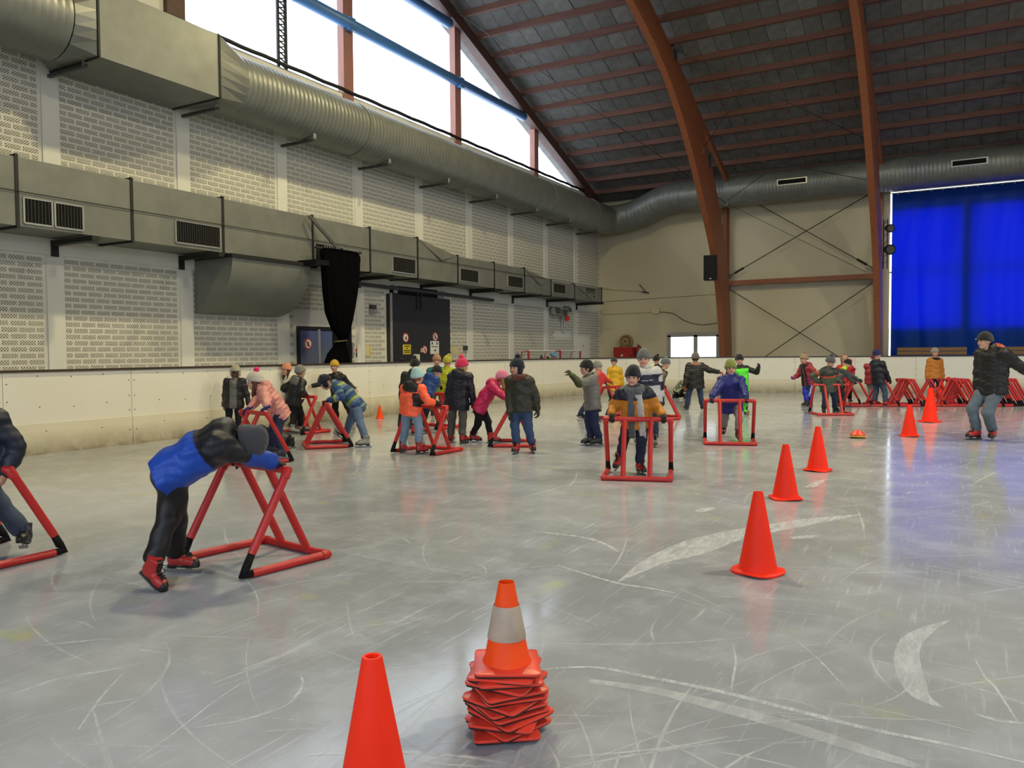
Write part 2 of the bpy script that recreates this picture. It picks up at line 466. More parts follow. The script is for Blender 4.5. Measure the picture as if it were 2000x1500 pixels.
for y0, y1 in zip(PIL[:-1], PIL[1:]):
    a, b_ = y0 + 0.33 + 0.03, y1 - 0.03
    for zb, nrow in ((1.10, 19), (4.30, 31)):
        for r in range(nrow):
            z = zb + r * 0.12
            if z > 8.0: continue
            n = 8
            pitch = (b_ - a) / n
            cells = [(a + i * pitch, a + i * pitch + pitch - 0.045) for i in range(n)] if r % 2 == 0 else \
                    [(a, a + pitch / 2 - 0.045)] + [(a + (i + 0.5) * pitch, a + (i + 1.5) * pitch - 0.045) for i in range(n - 1)] + [(b_ - pitch / 2, b_ - 0.045)]
            for c0, c1 in cells:
                if any(c1 > k[0] and c0 < k[1] and z + 0.08 > k[2] and z < k[3] for k in keep_out): continue
                blocks.append((c0, c1, z))
# last stretch up to the corner
for zb, nrow in ((1.10, 19), (4.30, 31)):
    for r in range(nrow):
        z = zb + r * 0.12
        for i in range(7):
            c0 = 32.45 + i * 0.325 + (0.16 if r % 2 else 0)
            if c0 + 0.28 < YE - 0.02 and z < 8.0 and not any(c0 + 0.28 > k[0] and c0 < k[1] and z + 0.08 > k[2] and z < k[3] for k in keep_out):
                blocks.append((c0, c0 + 0.28, z))
def block_rank(b_):
    y, z = (b_[0] + b_[1]) / 2, b_[2]
    vis = 7.6 < y and not (3.4 < z < 4.9)
    if z > 4.0 and z > 7.05 + 0: vis = False
    if 11.9 < y < 14.3 and 2.5 < z < 3.5: vis = False
    return (0 if vis else 1, y * y + 225 + (z - 1.5) ** 2)
blocks.sort(key=block_rank)
bm_cache = {}
for c0, c1, z in blocks[:290]:
    w = round(c1 - c0, 3)
    if w not in bm_cache:
        bm_cache[w] = MB().span((0, 0, 0), (0.007, w, 0.08)).mesh('pierced_block', M['pierced_block'])
    o = link('pierced_block', bm_cache[w], wall_left); o.location = (XW, c0, z)
rest = MB()
for c0, c1, z in blocks[290:]:
    rest.span((XW, c0, z), (XW + 0.007, c1, z + 0.08))
rest.build('pierced_blocks', M['pierced_block'], wall_left)['kind'] = 'stuff'

# --- gable glazing
win = struct(thing('window_1', 'tall gable glazing with wooden posts and blue steel transoms', 'window', (XW, 22, SILL)))
def wchild(mb, name, mt, smooth=False):
    o = mb.build(name, mt, None, smooth); o.parent = win
    o.matrix_parent_inverse = win.matrix_world.inverted() if False else Matrix.Translation((-XW, -22, -SILL))
    return o
ys = [11.8, 14.7, 17.13, 22.65, 28.32, 33.0]
zs = [SILL, 10.62, 12.38, 16.0]
def clip(poly):
    out = []
    for i in range(len(poly)):
        p, q = poly[i], poly[(i + 1) % len(poly)]
        fp, fq = p[1] - gl(p[0]) - 0.3, q[1] - gl(q[0]) - 0.3
        if fp <= 0: out.append(p)
        if (fp < 0) != (fq < 0):
            t = fp / (fp - fq); out.append((p[0] + (q[0] - p[0]) * t, p[1] + (q[1] - p[1]) * t))
    return out
for i in range(len(ys) - 1):
    for j in range(3):
        sub = [ys[i], RIDGE, ys[i + 1]] if ys[i] < RIDGE < ys[i + 1] else [ys[i], ys[i + 1]]
        p = clip([(y, zs[j]) for y in sub] + [(y, zs[j + 1]) for y in reversed(sub)])
        if len(p) >= 3:
            wchild(MB().prism([(XW - 0.12, y, z) for y, z in p], (-0.01, 0, 0)), 'pane', M['window_glass'])
for y, w, mt in ((11.57, 0.46, 'edge_beam'), (17.13, 0.40, 'post_wood'), (22.65, 0.36, 'post_wood'), (28.32, 0.34, 'post_wood')):
    wchild(MB().span((XW - 0.1, y - w / 2, SILL - 0.35), (XW + 0.12, y + w / 2, gl(y) + 0.2)), 'post', M[mt])
lat = MB()
for k in range(-1, 2, 2):
    lat.span((XW - 0.02, 14.72 + k * 0.13, SILL - 0.2), (XW + 0.03, 14.72 + k * 0.13 + 0.075, gl(14.7)))
for k in range(86):
    z = SILL + k * 0.07
    lat.bar((XW, 14.61, z), (XW, 14.88, z + (0.1 if k % 2 else -0.1)), 0.03, 0.03, (1, 0, 0))
wchild(lat, 'lattice_post', M['dark_steel'])
for z, y0, y1 in ((10.62, 11.8, 27.2), (12.38, 11.8, 22.1)):
    mb = MB().sweep([(XW + 0.16, y0, z), (XW + 0.16, y1, z)], 0.16, 14)
    o = wchild(mb, 'transom', M['sky_blue_steel'], True)
    for yc in (17.13, 22.65, 28.32):
        if yc < y1: wchild(MB().span((XW + 0.02, yc - 0.12, z - 0.2), (XW + 0.3, yc + 0.12, z + 0.14)), 'clamp', M['sky_blue_steel'])
# gable edge beam (two rafters) and cable along the sill
for s in (1, -1):
    ya, yb = (RIDGE, 34.6) if s == 1 else (RIDGE, YN)
    pl = [(XW - 0.05, ya, gl(ya) + 0.42), (XW - 0.05, yb, gl(yb) + 0.42), (XW - 0.05, yb, gl(yb)), (XW - 0.05, ya, gl(ya))]
    wchild(MB().prism(pl, (0.34, 0, 0)), 'edge_beam', M['edge_beam'])
cab = [(XW + 0.14, 11.2 + i * 0.35, SILL + 0.06 + 0.010 * math.sin(i * 1.7)) for i in range(63)]
tag(MB().sweep(cab, 0.05, 7).build('cable_bundle', M['dark_steel'], None, True), 'dark cable bundle lying along the gable window sill', 'cable')

# --- long wall with the small window and the curtained bay
we = MB()
def wall_piece(x0, x1, z0, z1): we.span((x0, YE, z0), (x1, YE + 0.25, z1))
wall_piece(XW - 0.25, -11.62, 0, 8.9); wall_piece(-11.62, -9.30, 0, 0.85); wall_piece(-11.62, -9.30, 2.22, 8.9)
wall_piece(-9.30, -2.50, 0, 8.9)
wall_piece(-2.58, 5.4, 0, 1.25); wall_piece(-2.40, 5.4, 1.25, 2.35); wall_piece(-2.40, 5.4, 6.95, 7.72)
wall_piece(-2.58, 5.4, 7.78, 8.9); wall_piece(0.02, 0.36, 2.35, 6.95); wall_piece(2.75, 3.1, 2.35, 6.95)
wall_piece(5.4, XF, 0, 8.9)
wall_end = struct(we.build('wall_back', M['end_wall_paint']))
tag(wall_end, 'cream painted long side wall behind the rink corner', 'wall')
w2 = struct(thing('window_2', 'small bright two-pane window above the boards', 'window', (-10.45, YE, 0.85)))
def w2c(mb, n, mt): o = mb.build(n, mt, None); o.parent = w2; o.matrix_parent_inverse = Matrix.Translation((10.45, -YE, -0.85)); return o
for a, b_ in ((-11.66, -11.50), (-10.44, -10.26), (-9.42, -9.28)):
    w2c(MB().span((a, YE - 0.05, 0.85), (b_, YE + 0.06, 2.22)), 'window_frame', M['aluminium'])
w2c(MB().span((-11.66, YE - 0.05, 2.14), (-9.28, YE + 0.06, 2.34)), 'window_frame', M['aluminium'])
w2c(MB().span((-11.66, YE - 0.08, 0.80), (-9.28, YE + 0.06, 0.9)), 'window_sill', M['aluminium'])
for a, b_ in ((-11.50, -10.44), (-10.26, -9.42)):
    w2c(MB().span((a, YE + 0.02, 0.9), (b_, YE + 0.03, 2.14)), 'pane', M['window_glass'])

# --- walls behind the photographer
wf = MB().span((XW, YN - 0.25, 0), (XF, YN, 2.0)).span((XW, YN - 0.25, 8.5), (XF, YN, 9.0)).span((XW, YN - 0.25, 2.0), (-8.0, YN, 8.5))  # unseen wall; its window band is added to brighten camera-facing sides
for k in range(19): wf.span((-8.0 + k * 3.0, YN - 0.25, 2.0), (-7.7 + k * 3.0, YN, 8.5))
wall_front = struct(tag(wf.build('wall_front', M['end_wall_paint']), 'side wall behind the photographer with a row of windows added for fill light', 'wall'))
for k in range(18): MB().span((-7.7 + k * 3.0, YN - 0.13, 2.0), (-5.0 + k * 3.0, YN - 0.12, 8.5)).build('pane', M['window_glass'], wall_front)
wr = MB().span((XF, YN, 0), (XF + 0.25, YE, SILL))
wall_right = struct(tag(wr.build('wall_right', M['end_wall_paint']), 'far gable wall with glazing above', 'wall'))
mb = MB()
for k in range(8): mb.span((XF, YN + k * 5.9, SILL), (XF + 0.2, YN + k * 5.9 + 0.35, gl(YN + k * 5.9) + 0.3))
mb.build('window_post', M['post_wood'], wall_right)
# --- roof: deck, panels, purlins
dk = MB()
for (ya, yb) in ((YE + 0.4, RIDGE), (RIDGE, YN - 0.4)):
    dk.prism([(XW - 0.8, ya, deck(ya) + 0.06), (XW - 0.8, yb, deck(yb) + 0.06), (XW - 0.8, yb, deck(yb) + 0.2), (XW - 0.8, ya, deck(ya) + 0.2)], (XF - XW + 1.6, 0, 0))
ceiling = struct(tag(dk.build('ceiling', M['ceiling_board']), 'dark boarded timber roof over the rink', 'ceiling'))
ROWS = [22.63 + 1.02 * k for k in range(-8, 12)]
SL = math.atan(0.356)
ARCH_X = [-8.6 + 5.87 * k for k in range(0, 10)]
pan = []
for y0 in ROWS:
    for i in range(44):
        x0 = XW - 0.4 + i * 0.55
        pan.append((x0, y0))
pan.sort(key=lambda p: (0 if (p[1] > 17.5 and p[0] < 2.5) else 1, (p[0]) ** 2 + p[1] ** 2))
pmesh = MB().box((0, 0, 0), (0.535, 1.02 / math.cos(SL) - 0.02, 0.035)).mesh('ceiling_panel', M['ceiling_board'])
rest = MB()
Rp = Matrix.Rotation(-SL, 3, 'X')
for k, (x0, y0) in enumerate(pan):
    c = (x0 + 0.275, y0 + 0.51, deck(y0 + 0.51) + 0.02 - rnd.random() * 0.025)
    if k < 290:
        o = link('ceiling_panel', pmesh, ceiling); o.location = c; o.rotation_euler = (-SL, 0, 0)
    else: rest.box(c, (0.535, 1.02 / math.cos(SL) - 0.02, 0.035), Rp)
rest.build('ceiling_panels', M['ceiling_board'], ceiling)['kind'] = 'stuff'
BAYS = list(zip([XW - 0.35] + [x for x in ARCH_X], [x for x in ARCH_X] + [XF]))
restp = MB()
for y0 in ROWS:
    for k, (xa, xb) in enumerate(BAYS):
        a, b_ = (xa, y0, deck(y0) - 0.09), (xb, y0, deck(y0) - 0.09)
        if k < 4 and y0 > 16: MB().bar(a, b_, 0.13, 0.2).build('purlin', M['purlin_wood'], ceiling)
        else: restp.bar(a, b_, 0.13, 0.2)
for k in range(20):
    y0 = RIDGE - 0.6 - k * 1.05
    restp.bar((XW - 0.3, y0, deck(y0) - 0.09), (XF, y0, deck(y0) - 0.09), 0.13, 0.2)
restp.build('purlins', M['purlin_wood'], ceiling)['kind'] = 'stuff'

# --- curved laminated timber arches (each one spans the hall)
inner = [(32.85, 0.0), (32.80, 1.4), (32.40, 3.3), (31.45, 5.27), (29.85, 7.1), (27.6, 9.25), (25.06, 10.85), (21.8, 11.95), (18, 13.0), (RIDGE, 13.9)]
outer = [(34.05, 0.0), (34.0, 1.4), (33.75, 3.35), (33.0, 5.5), (31.75, 7.55), (29.75, 9.75), (28.2, 10.75)]
outer += [(y, deck(y) - 0.18) for y in (26.5, 24, 21, 18, RIDGE)]
def smooth_curve(pts, n=4):
    out = []
    for i in range(len(pts) - 1):
        p0, p1, p2, p3 = pts[max(i - 1, 0)], pts[i], pts[i + 1], pts[min(i + 2, len(pts) - 1)]
        for k in range(n):
            t = k / n
            out.append(tuple(0.5 * (2 * p1[j] + (p2[j] - p0[j]) * t + (2 * p0[j] - 5 * p1[j] + 4 * p2[j] - p3[j]) * t * t + (3 * p1[j] - p0[j] - 3 * p2[j] + p3[j]) * t ** 3) for j in range(len(p1))))
    return out + [pts[-1]]
ci, co = smooth_curve(inner), smooth_curve(outer)
co = [co[int(round(i * (len(co) - 1) / (len(ci) - 1)))] for i in range(len(ci))]
def arch(x, w=0.22):
    mb = MB(); n = len(ci); vs = []
    for s in (1, -1):
        yy = lambda y: y if s == 1 else 2 * RIDGE - y
        vs = [(x + e * w / 2, yy(p[0]), p[1]) for e in (-1, 1) for c in (ci, co) for p in c]
        fs = []
        for i in range(n - 1):
            a, b_, c, d = i, i + 1, n + i, n + i + 1
            A, B, C, D = a + 2 * n, b_ + 2 * n, c + 2 * n, d + 2 * n
            fs += [(a, b_, d, c), (A, C, D, B), (a, A, B, b_), (c, d, D, C)]
        mb.add(vs, fs)
    return mb
arch_lab = ['brown laminated timber arch carrying the loudspeaker beside the small window', 'brown laminated timber arch at the left edge of the blue curtain']
for k, x in enumerate(ARCH_X[:8]):
    t = thing('timber_arch', arch_lab[k] if k < 2 else 'brown laminated timber arch further down the hall', 'arch', (x, 33.4, 0), group=None if k < 2 else 'timber arches down the hall')
    o = arch(x).build('laminated_beam', M['glulam'], t); o.matrix_parent_inverse = Matrix.Translation((-x, -33.4, 0))
    # straight outer rafter and its steel shoes at the knee
    o = MB().bar((x + 0.02, 34.75, deck(34.75) - 0.45), (x + 0.02, 27.6, deck(27.6) - 0.32), 0.14, 0.26).build('knee_rafter', M['glulam'], t); o.matrix_parent_inverse = Matrix.Translation((-x, -33.4, 0))
    o = MB().span((x - 0.1, 34.2, deck(34.4) - 0.75), (x + 0.22, 34.6, deck(34.4) - 0.62)).build('steel_shoe', M['aluminium'], t); o.matrix_parent_inverse = Matrix.Translation((-x, -33.4, 0))
    for yc, zc in ((26.2, 11.35), (30.4, 8.6)):
        o = MB().span((x + 0.11, yc - 0.18, zc - 0.05), (x + 0.135, yc + 0.18, zc + 0.45)).build('steel_plate', M['bracket_steel'], t); o.matrix_parent_inverse = Matrix.Translation((-x, -33.4, 0))
# wall posts behind the arches, tie rail, cross bracing
for k, x in enumerate((-8.95, -2.82)):
    tag(MB().span((x - 0.09, 34.5, 0), (x + 0.09, 34.98, 7.7)).build('wall_post', M['glulam']), ['slim brown wall post right behind the loudspeaker arch', 'slim brown wall post next to the blue curtain'][k], 'post')
tag(MB().span((-8.86, 34.5, 4.33), (-2.9, 34.66, 4.53)).build('tie_rail', M['glulam']), 'horizontal brown timber rail between the two wall posts', 'beam')
def rod(p, q, r, lab, name='brace_cable', mt='dark_steel', turnbuckle=None):
    t = thing(name, lab, 'cable', p)
    o = MB().tube((0, 0, 0), Vector(q) - Vector(p), r, n=6).build('cable', M[mt], t, True)
    if turnbuckle is not None:
        a = (Vector(q) - Vector(p)) * turnbuckle; d = (Vector(q) - Vector(p)).normalized() * 0.22
        MB().tube(a - d, a + d, r * 2.6, n=8).build('turnbuckle', M[mt], t, True)
    pl = MB().box((0, 0, 0), (0.16, 0.05, 0.2)); pl.build('anchor_plate', M['bracket_steel'], t)
    return t
rod((-8.78, 34.6, 4.72), (-3.3, 34.6, 7.66), 0.018, 'thin brace cable rising to the right above the timber rail', turnbuckle=0.08)
rod((-3.02, 34.55, 4.72), (-7.5, 34.55, 7.68), 0.018, 'thin brace cable rising to the left above the timber rail', turnbuckle=0.1)
rod((-8.78, 34.6, 4.2), (-3.6, 34.6, 0.75), 0.018, 'thin brace cable falling to the right below the timber rail')
rod((-3.02, 34.55, 4.2), (-7.9, 34.55, 0.75), 0.018, 'thin brace cable falling to the left below the timber rail')
roofbr = [((-8.5, 25.9, 11.6), (-2.85, 31.0, 8.9)), ((-2.85, 22.7, 12.2), (-8.5, 29.8, 9.2)), ((-8.5, 29.6, 9.0), (-2.85, 33.2, 7.9)), ((-2.85, 28.7, 9.6), (-8.5, 33.2, 7.75))]
rl = ['wire from the upper arch plate down to the curtain arch', 'wire from high on the curtain arch down to the speaker arch', 'low wire from the speaker arch to the duct by the curtain', 'low wire from the curtain arch to the duct near the speaker']
for (p, q), lb in zip(roofbr, rl): rod(p, q, 0.012, 'thin pale roof ' + lb, 'roof_wire', 'bracket_steel')
rod((-14.9, 21.5, 13.0), (-8.5, 33.1, 7.6), 0.014, 'long pale roof wire from the gable peak down to the speaker arch', 'roof_wire', 'bracket_steel')
rod((-8.5, 33.1, 7.6), (-3.3, 34.5, 4.6), 0.010, 'faint wire crossing the wall bay from the arch to the rail', 'roof_wire', 'bracket_steel')

# --- rink boards
bpts = [(-12.1, -6), (-12.1, 0), (-12.1, 6), (-12.1, 12), (-12.1, 17), (-12.0, 20), (-11.75, 22.6), (-11.1, 25.2), (-9.7, 27.2), (-7.6, 28.6), (-5.4, 29.5), (-2.4, 30.7), (0.4, 31.8), (2.2, 32.3), (5, 32.6), (9, 32.7), (16, 32.7), (24, 32.7)]
fine = smooth_curve(bpts, 12)
acc = [0.0]
for p, q in zip(fine[:-1], fine[1:]): acc.append(acc[-1] + math.hypot(q[0] - p[0], q[1] - p[1]))
def along(d):
    d = max(0, min(d, acc[-1] - 1e-6)); i = 0
    while acc[i + 1] < d: i += 1
    t = (d - acc[i]) / (acc[i + 1] - acc[i])
    p = [fine[i][j] + (fine[i + 1][j] - fine[i][j]) * t for j in (0, 1)]
    tx, ty = fine[i + 1][0] - fine[i][0], fine[i + 1][1] - fine[i][1]; L = math.hypot(tx, ty)
    return p, (-ty / L, tx / L)                        # point, outward normal
boards = thing('rink_boards', 'white rink boards with dark top rail curving round the ice', 'boards', (0, 0, 0))
def strip(d0, d1, off0, off1, z0, z1, n=5):
    vs, fs = [], []
    for k in range(n + 1):
        p, nn = along(d0 + (d1 - d0) * k / n)
        for o_, z in ((off0, z0), (off1, z0), (off1, z1), (off0, z1)):
            vs.append((p[0] + nn[0] * o_, p[1] + nn[1] * o_, z))
    for k in range(n):
        a, b_ = 4 * k, 4 * (k + 1)
        for j in range(4): fs.append((a + j, a + (j + 1) % 4, b_ + (j + 1) % 4, b_ + j))
    fs += [(3, 2, 1, 0), tuple(4 * n + j for j in range(4))]
    return MB().add(vs, fs)
PL = 2.05
npan = int(acc[-1] / PL)
bolts = MB()
for k in range(npan):
    d0, d1 = k * PL + 0.004, (k + 1) * PL - 0.004
    strip(d0, d1, 0.0, 0.05, 0.02, 1.25).build('board_panel', M['board_plastic'], boards)
    strip(d0, d1, -0.014, 0.0, 0.0, 0.47).build('kick_plate', M['kick_plastic'], boards)
    strip(d0 - 0.004, d1 + 0.004, -0.03, 0.09, 1.25, 1.285).build('top_rail', M['top_rail'], boards)
    for dd, z in [(0.05, 1.08), (0.05, 0.82), (0.05, 0.58), (PL - 0.05, 1.08), (PL - 0.05, 0.82), (PL - 0.05, 0.58), (0.5, 1.19), (1.02, 1.17), (1.55, 1.19), (0.52, 0.72), (1.05, 0.70), (1.6, 0.73), (0.6, 0.35), (1.5, 0.33), (0.06, 0.25), (PL - 0.06, 0.25)]:
        p, nn = along(d0 + dd); r = 0.011
        off = -0.003 if z > 0.47 else -0.017
        c = Vector((p[0] + nn[0] * off, p[1] + nn[1] * off, z)); t_ = Vector((nn[1], -nn[0], 0))
        vs = [c + t_ * r * math.cos(a) + Vector((0, 0, 1)) * r * math.sin(a) for a in [i * math.pi / 3 for i in range(6)]]
        bolts.add(vs, [(0, 1, 2, 3, 4, 5)])
bolts.build('bolts', M['bolt_dark'], boards)['kind'] = 'stuff'
# ------------------------------------------------------------------ ventilation ducts
def child(mb, name, mt, t, smooth=False, angle=None):
    o = mb.build(name, M[mt], t, smooth, angle)
    o.matrix_parent_inverse = Matrix.Translation(-Vector(t.location)); return o
# round spiral duct along the gable wall, turning along the long wall
rd = thing('round_duct', 'fat round spiral duct running high along the gable wall and round the corner', 'duct', (-14.2, 20, 7.47))
def ridged(path, r, step=0.14):
    P = [Vector(p) for p in path]; L = [0]
    for a, b_ in zip(P[:-1], P[1:]): L.append(L[-1] + (b_ - a).length)
    pts, rad = [], []
    def pos(d):
        i = 0
        while i < len(L) - 2 and L[i + 1] < d: i += 1
        t = (d - L[i]) / (L[i + 1] - L[i]); return P[i].lerp(P[i + 1], t)
    d = 0.0
    while d < L[-1] - step:
        for e, rr in ((0, r), (step * 0.72, r), (step * 0.80, r + 0.005), (step * 0.92, r + 0.005)):
            pts.append(pos(d + e)); rad.append(rr)
        d += step
    return MB().sweep(pts, rad, 28, True)
R1 = 0.68
child(ridged([(-14.2, 12.3, 7.47), (-14.2, 33.2, 7.47)], R1), 'duct_run', 'galvanised', rd, True, 60)
child(ridged([(-14.2, -6.4, 7.47), (-14.2, 8.5, 7.47)], R1), 'duct_run', 'galvanised', rd, True, 60)
bend = smooth_curve([(-14.2, 33.15, 7.47), (-14.12, 33.55, 7.48), (-13.85, 33.9, 7.52), (-13.4, 34.05, 7.58), (-12.9, 34.05, 7.66), (-12.3, 34.0, 7.86), (-11.7, 33.95, 8.1), (-11.1, 33.9, 8.22), (-10.6, 33.9, 8.24)], 3)
child(ridged(bend, R1 - 0.03, 0.2), 'duct_bend', 'galvanised', rd, True, 60)
child(ridged([(-10.7, 33.9, 8.24), (24, 33.9, 8.24)], 0.64), 'duct_run', 'galvanised', rd, True, 60)
for y in (16.4, 21.6, 27.4, 31.6): child(MB().sweep([(-14.2, y, 7.47), (-14.2, y + 0.05, 7.47)], R1 + 0.02, 28), 'joint_ring', 'galvanised_lower', rd, True, 60)
# rectangular piece let into it, with tapers
bx0, bx1, by0, by1, bz0, bz1 = -14.92, -13.42, 8.80, 11.45, 6.82, 8.10
child(MB().span((bx0, by0, bz0), (bx1, by1, bz1)), 'box_section', 'galvanised', rd)
def taper(ybox, yround):
    vs, fs = [], []
    n = 24
    for k in range(n):
        th = 2 * math.pi * k / n
        vs.append((-14.2 + R1 * math.cos(th), yround, 7.47 + R1 * math.sin(th)))
    for k in range(n):
        th = 2 * math.pi * k / n; c, s = math.cos(th), math.sin(th); q = max(abs(c), abs(s))
        vs.append(((bx0 + bx1) / 2 + (bx1 - bx0) / 2 * c / q, ybox, (bz0 + bz1) / 2 + (bz1 - bz0) / 2 * s / q))
    fs = [(k, (k + 1) % n, n + (k + 1) % n, n + k) for k in range(n)]
    return MB().add(vs, fs)
child(taper(by0, 8.45), 'taper', 'galvanised', rd); child(taper(by1, 12.35), 'taper', 'galvanised', rd)
for y in (by0, by1):
    mb = MB()
    for a, b_ in (((bx0, bz0), (bx1, bz0)), ((bx1, bz0), (bx1, bz1)), ((bx1, bz1), (bx0, bz1))):
        mb.bar((a[0], y, a[1]), (b_[0], y, b_[1]), 0.05, 0.04, (0, 1, 0))
    child(mb, 'flange', 'dark_steel', rd)
for x in (-5.95, -0.15 + 0.35, 6.5, 12.5):                 # outlets in the run on the long wall
    th = math.radians(12); c = Vector((x, 33.9 - 0.645 * math.cos(th), 8.24 + 0.02))
    child(MB().box(c + Vector((0, -0.005, 0)), (1.16, 0.03, 0.25)), 'outlet_frame', 'aluminium', rd)
    child(MB().box(c + Vector((0, -0.015, 0)), (1.06, 0.03, 0.17)), 'outlet_grille', 'grille_dark', rd)
# brackets under the round duct
for k, y in enumerate([2.95, 5.88, 8.80, 11.73, 14.65, 17.58, 20.5, 23.43, 26.35, 29.28, 32.2]):
    t = thing('duct_bracket', 'grey steel bracket under the round duct, fixed to a pilaster', 'bracket', (-14.96, y, 6.74), group='brackets under the round duct')
    MB().bar((0, 0, 0), (1.15, 0, 0), 0.07, 0.06).build('arm', M['bracket_steel'], t)
    MB().bar((1.12, 0, -0.03), (1.12, 0, 0.26), 0.09, 0.012, (1, 0, 0)).build('end_plate', M['aluminium'], t)
    MB().sweep([(0.35 + 0.7 * i / 8, 0, 0.10 + 0.16 * ((i - 4) / 4.0) ** 2) for i in range(9)], 0.018, 6).build('saddle', M['bracket_steel'], t)
# rectangular lower duct, section by section
ld = thing('box_duct', 'long rectangular duct with dark grilles halfway up the gable wall', 'duct', (-14.4, 20, 3.7))
XB, XD = -14.93, -13.9
secs = [(-4.0, 4.86), (-1.2, 4.86), (1.0, 4.86), (3.3, 4.86), (5.43, 4.86), (7.57, 4.86), (9.70, 4.86), (11.86, 4.86), (14.58, 4.86), (16.75, 4.86), (18.90, 4.86), (21.03, 4.55), (23.29, 4.55), (25.44, 4.55), (27.59, 4.28), (29.75, 4.28), (32.6, 4.30)]
for (ya, za), (yb, zb) in zip(secs[:-1], secs[1:]):
    xb2 = XD
    pl = [(XB, ya, 3.70), (XD, ya, 3.70), (XD, ya, za), (XB, ya, za)]
    pq = [(XB, yb, 3.70), (XD, yb, 3.70), (XD, yb, zb), (XB, yb, zb)]
    mb = MB().add(pl + pq, [(0, 1, 2, 3), (7, 6, 5, 4), (0, 4, 5, 1), (1, 5, 6, 2), (2, 6, 7, 3), (3, 7, 4, 0)])
    child(mb, 'duct_section', 'galvanised_lower', ld)
    if za != zb:  # folded corner of the reducing pieces
        mb = MB().add([(XD + 0.004, ya, za), (XD + 0.004, yb, zb), (XD + 0.05, ya + 0.55 * (yb - ya), za - 0.52)], [(0, 2, 1)])
        child(mb, 'fold', 'galvanised_lower', ld)
for y, z in secs:
    mb = MB().bar((XD, y, 3.66), (XD, y, z + 0.05), 0.06, 0.03, (1, 0, 0)).bar((XB, y, 3.69), (XD + 0.02, y, 3.69), 0.06, 0.05).bar((XB, y, z + 0.02), (XD + 0.02, y, z + 0.02), 0.06, 0.04)
    child(mb, 'flange', 'dark_steel', ld)
grl = [(7.67, 8.15, 3.76, 4.19), (8.20, 8.71, 3.76, 4.19), (10.66, 11.77, 3.78, 4.23), (14.64, 15.69, 3.80, 4.23), (17.71, 18.78, 3.79, 4.22), (21.15, 22.25, 3.79, 4.19), (24.2, 25.31, 3.82, 4.21), (27.75, 28.88, 3.83, 4.2), (30.79, 31.87, 3.84, 4.24), (4.6, 5.3, 3.78, 4.22)]
for ya, yb, za, zb in grl:
    child(MB().span((XD - 0.01, ya, za), (XD + 0.012, yb, zb)), 'grille', 'grille_dark', ld)
    fr = MB().bar((XD + 0.012, ya, za), (XD + 0.012, yb, za), 0.03, 0.03).bar((XD + 0.012, ya, zb), (XD + 0.012, yb, zb), 0.03, 0.02).bar((XD + 0.012, ya, za), (XD + 0.012, ya, zb), 0.03, 0.03).bar((XD + 0.012, yb, za), (XD + 0.012, yb, zb), 0.03, 0.03)
    child(fr, 'grille_frame', 'aluminium', ld)
    if ya < 20:
        n = int((yb - ya) / 0.055)
        for k in range(1, n):
            y = ya + (yb - ya) * k / n
            child(MB().bar((XD + 0.016, y, za + 0.01), (XD + 0.016, y, zb - 0.01), 0.012, 0.022, (1, 0, 0)), 'slat', 'grille_slat', ld)
    else:
        mb = MB()
        for k in range(1, 16): y = ya + (yb - ya) * k / 16; mb.bar((XD + 0.016, y, za), (XD + 0.016, y, zb), 0.012, 0.03, (1, 0, 0))
        child(mb, 'slats', 'grille_slat', ld)['kind'] = 'stuff'
for y in (2.8, 5.9, 8.80, 11.6, 14.4, 17.5, 20.5, 23.4, 26.4, 29.3, 32.2):
    t = thing('duct_support', 'dark steel channel carrying the rectangular duct', 'bracket', (-14.96, y, 3.62), group='supports under the rectangular duct')
    MB().bar((0, 0, 0), (1.3, 0, 0), 0.14, 0.09).build('arm', M['dark_steel'], t)
    MB().bar((0.02, 0, -0.25), (0.02, 0, 0.05), 0.14, 0.03, (1, 0, 0)).build('wall_plate', M['dark_steel'], t)
# quarter-round outlet hood under the duct
prof = [(-14.95, 3.66), (-14.95, 2.42)] + [(-14.95 + 1.22 * math.sin(a), 3.62 - 1.20 * math.cos(a)) for a in [i * math.pi / 2 / 12 for i in range(1, 13)]] + [(-13.73, 3.66)]
hd = thing('duct_hood', 'big quarter-round sheet metal hood below the rectangular duct', 'duct', (-14.9, 13, 2.4))
child(MB().prism([(x, 11.95, z) for x, z in prof], (0, 2.36, 0)), 'hood_shell', 'galvanised_lower', hd, True, 25)
child(MB().span((-14.9, 11.9, 3.60), (-13.68, 14.35, 3.68)), 'hood_flange', 'dark_steel', hd)
# conduit wire along the duct
tag(MB().tube((XD + 0.03, 3, 4.27), (XD + 0.03, 33.5, 4.33), 0.008, n=5).build('duct_wire', M['dark_steel']), 'thin wire stretched along the front of the rectangular duct', 'wire')

# ------------------------------------------------------------------ doors, signs and fittings on the gable wall
gd = struct(thing('door_1', 'black framed glass door half covered by the gathered net', 'door', (XW, 16.1, 0)))
def dchild(mb, n, mt, t, sm=False): return child(mb, n, mt, t, sm)
dchild(MB().span((XW - 0.02, 15.08, 0), (XW + 0.06, 17.16, 2.22)), 'door_leaf', 'door_frame_black', gd)
dchild(MB().span((XW + 0.055, 15.16, 0.1), (XW + 0.068, 15.80, 2.10)), 'pane', 'door_glass', gd)
dchild(MB().span((XW + 0.055, 15.88, 0.1), (XW + 0.068, 16.35, 2.10)), 'pane', 'door_glass', gd)
dchild(MB().span((XW + 0.05, 15.80, 0), (XW + 0.085, 15.88, 2.15)), 'mullion', 'aluminium', gd)
dchild(MB().span((XW + 0.05, 16.4, 0.1), (XW + 0.07, 17.1, 2.1)), 'solid_panel', 'black_plastic', gd)
sd = struct(thing('door_2', 'tall black sliding door on an overhead track', 'door', (XW, 20.4, 0)))
XS = XW + 0.15
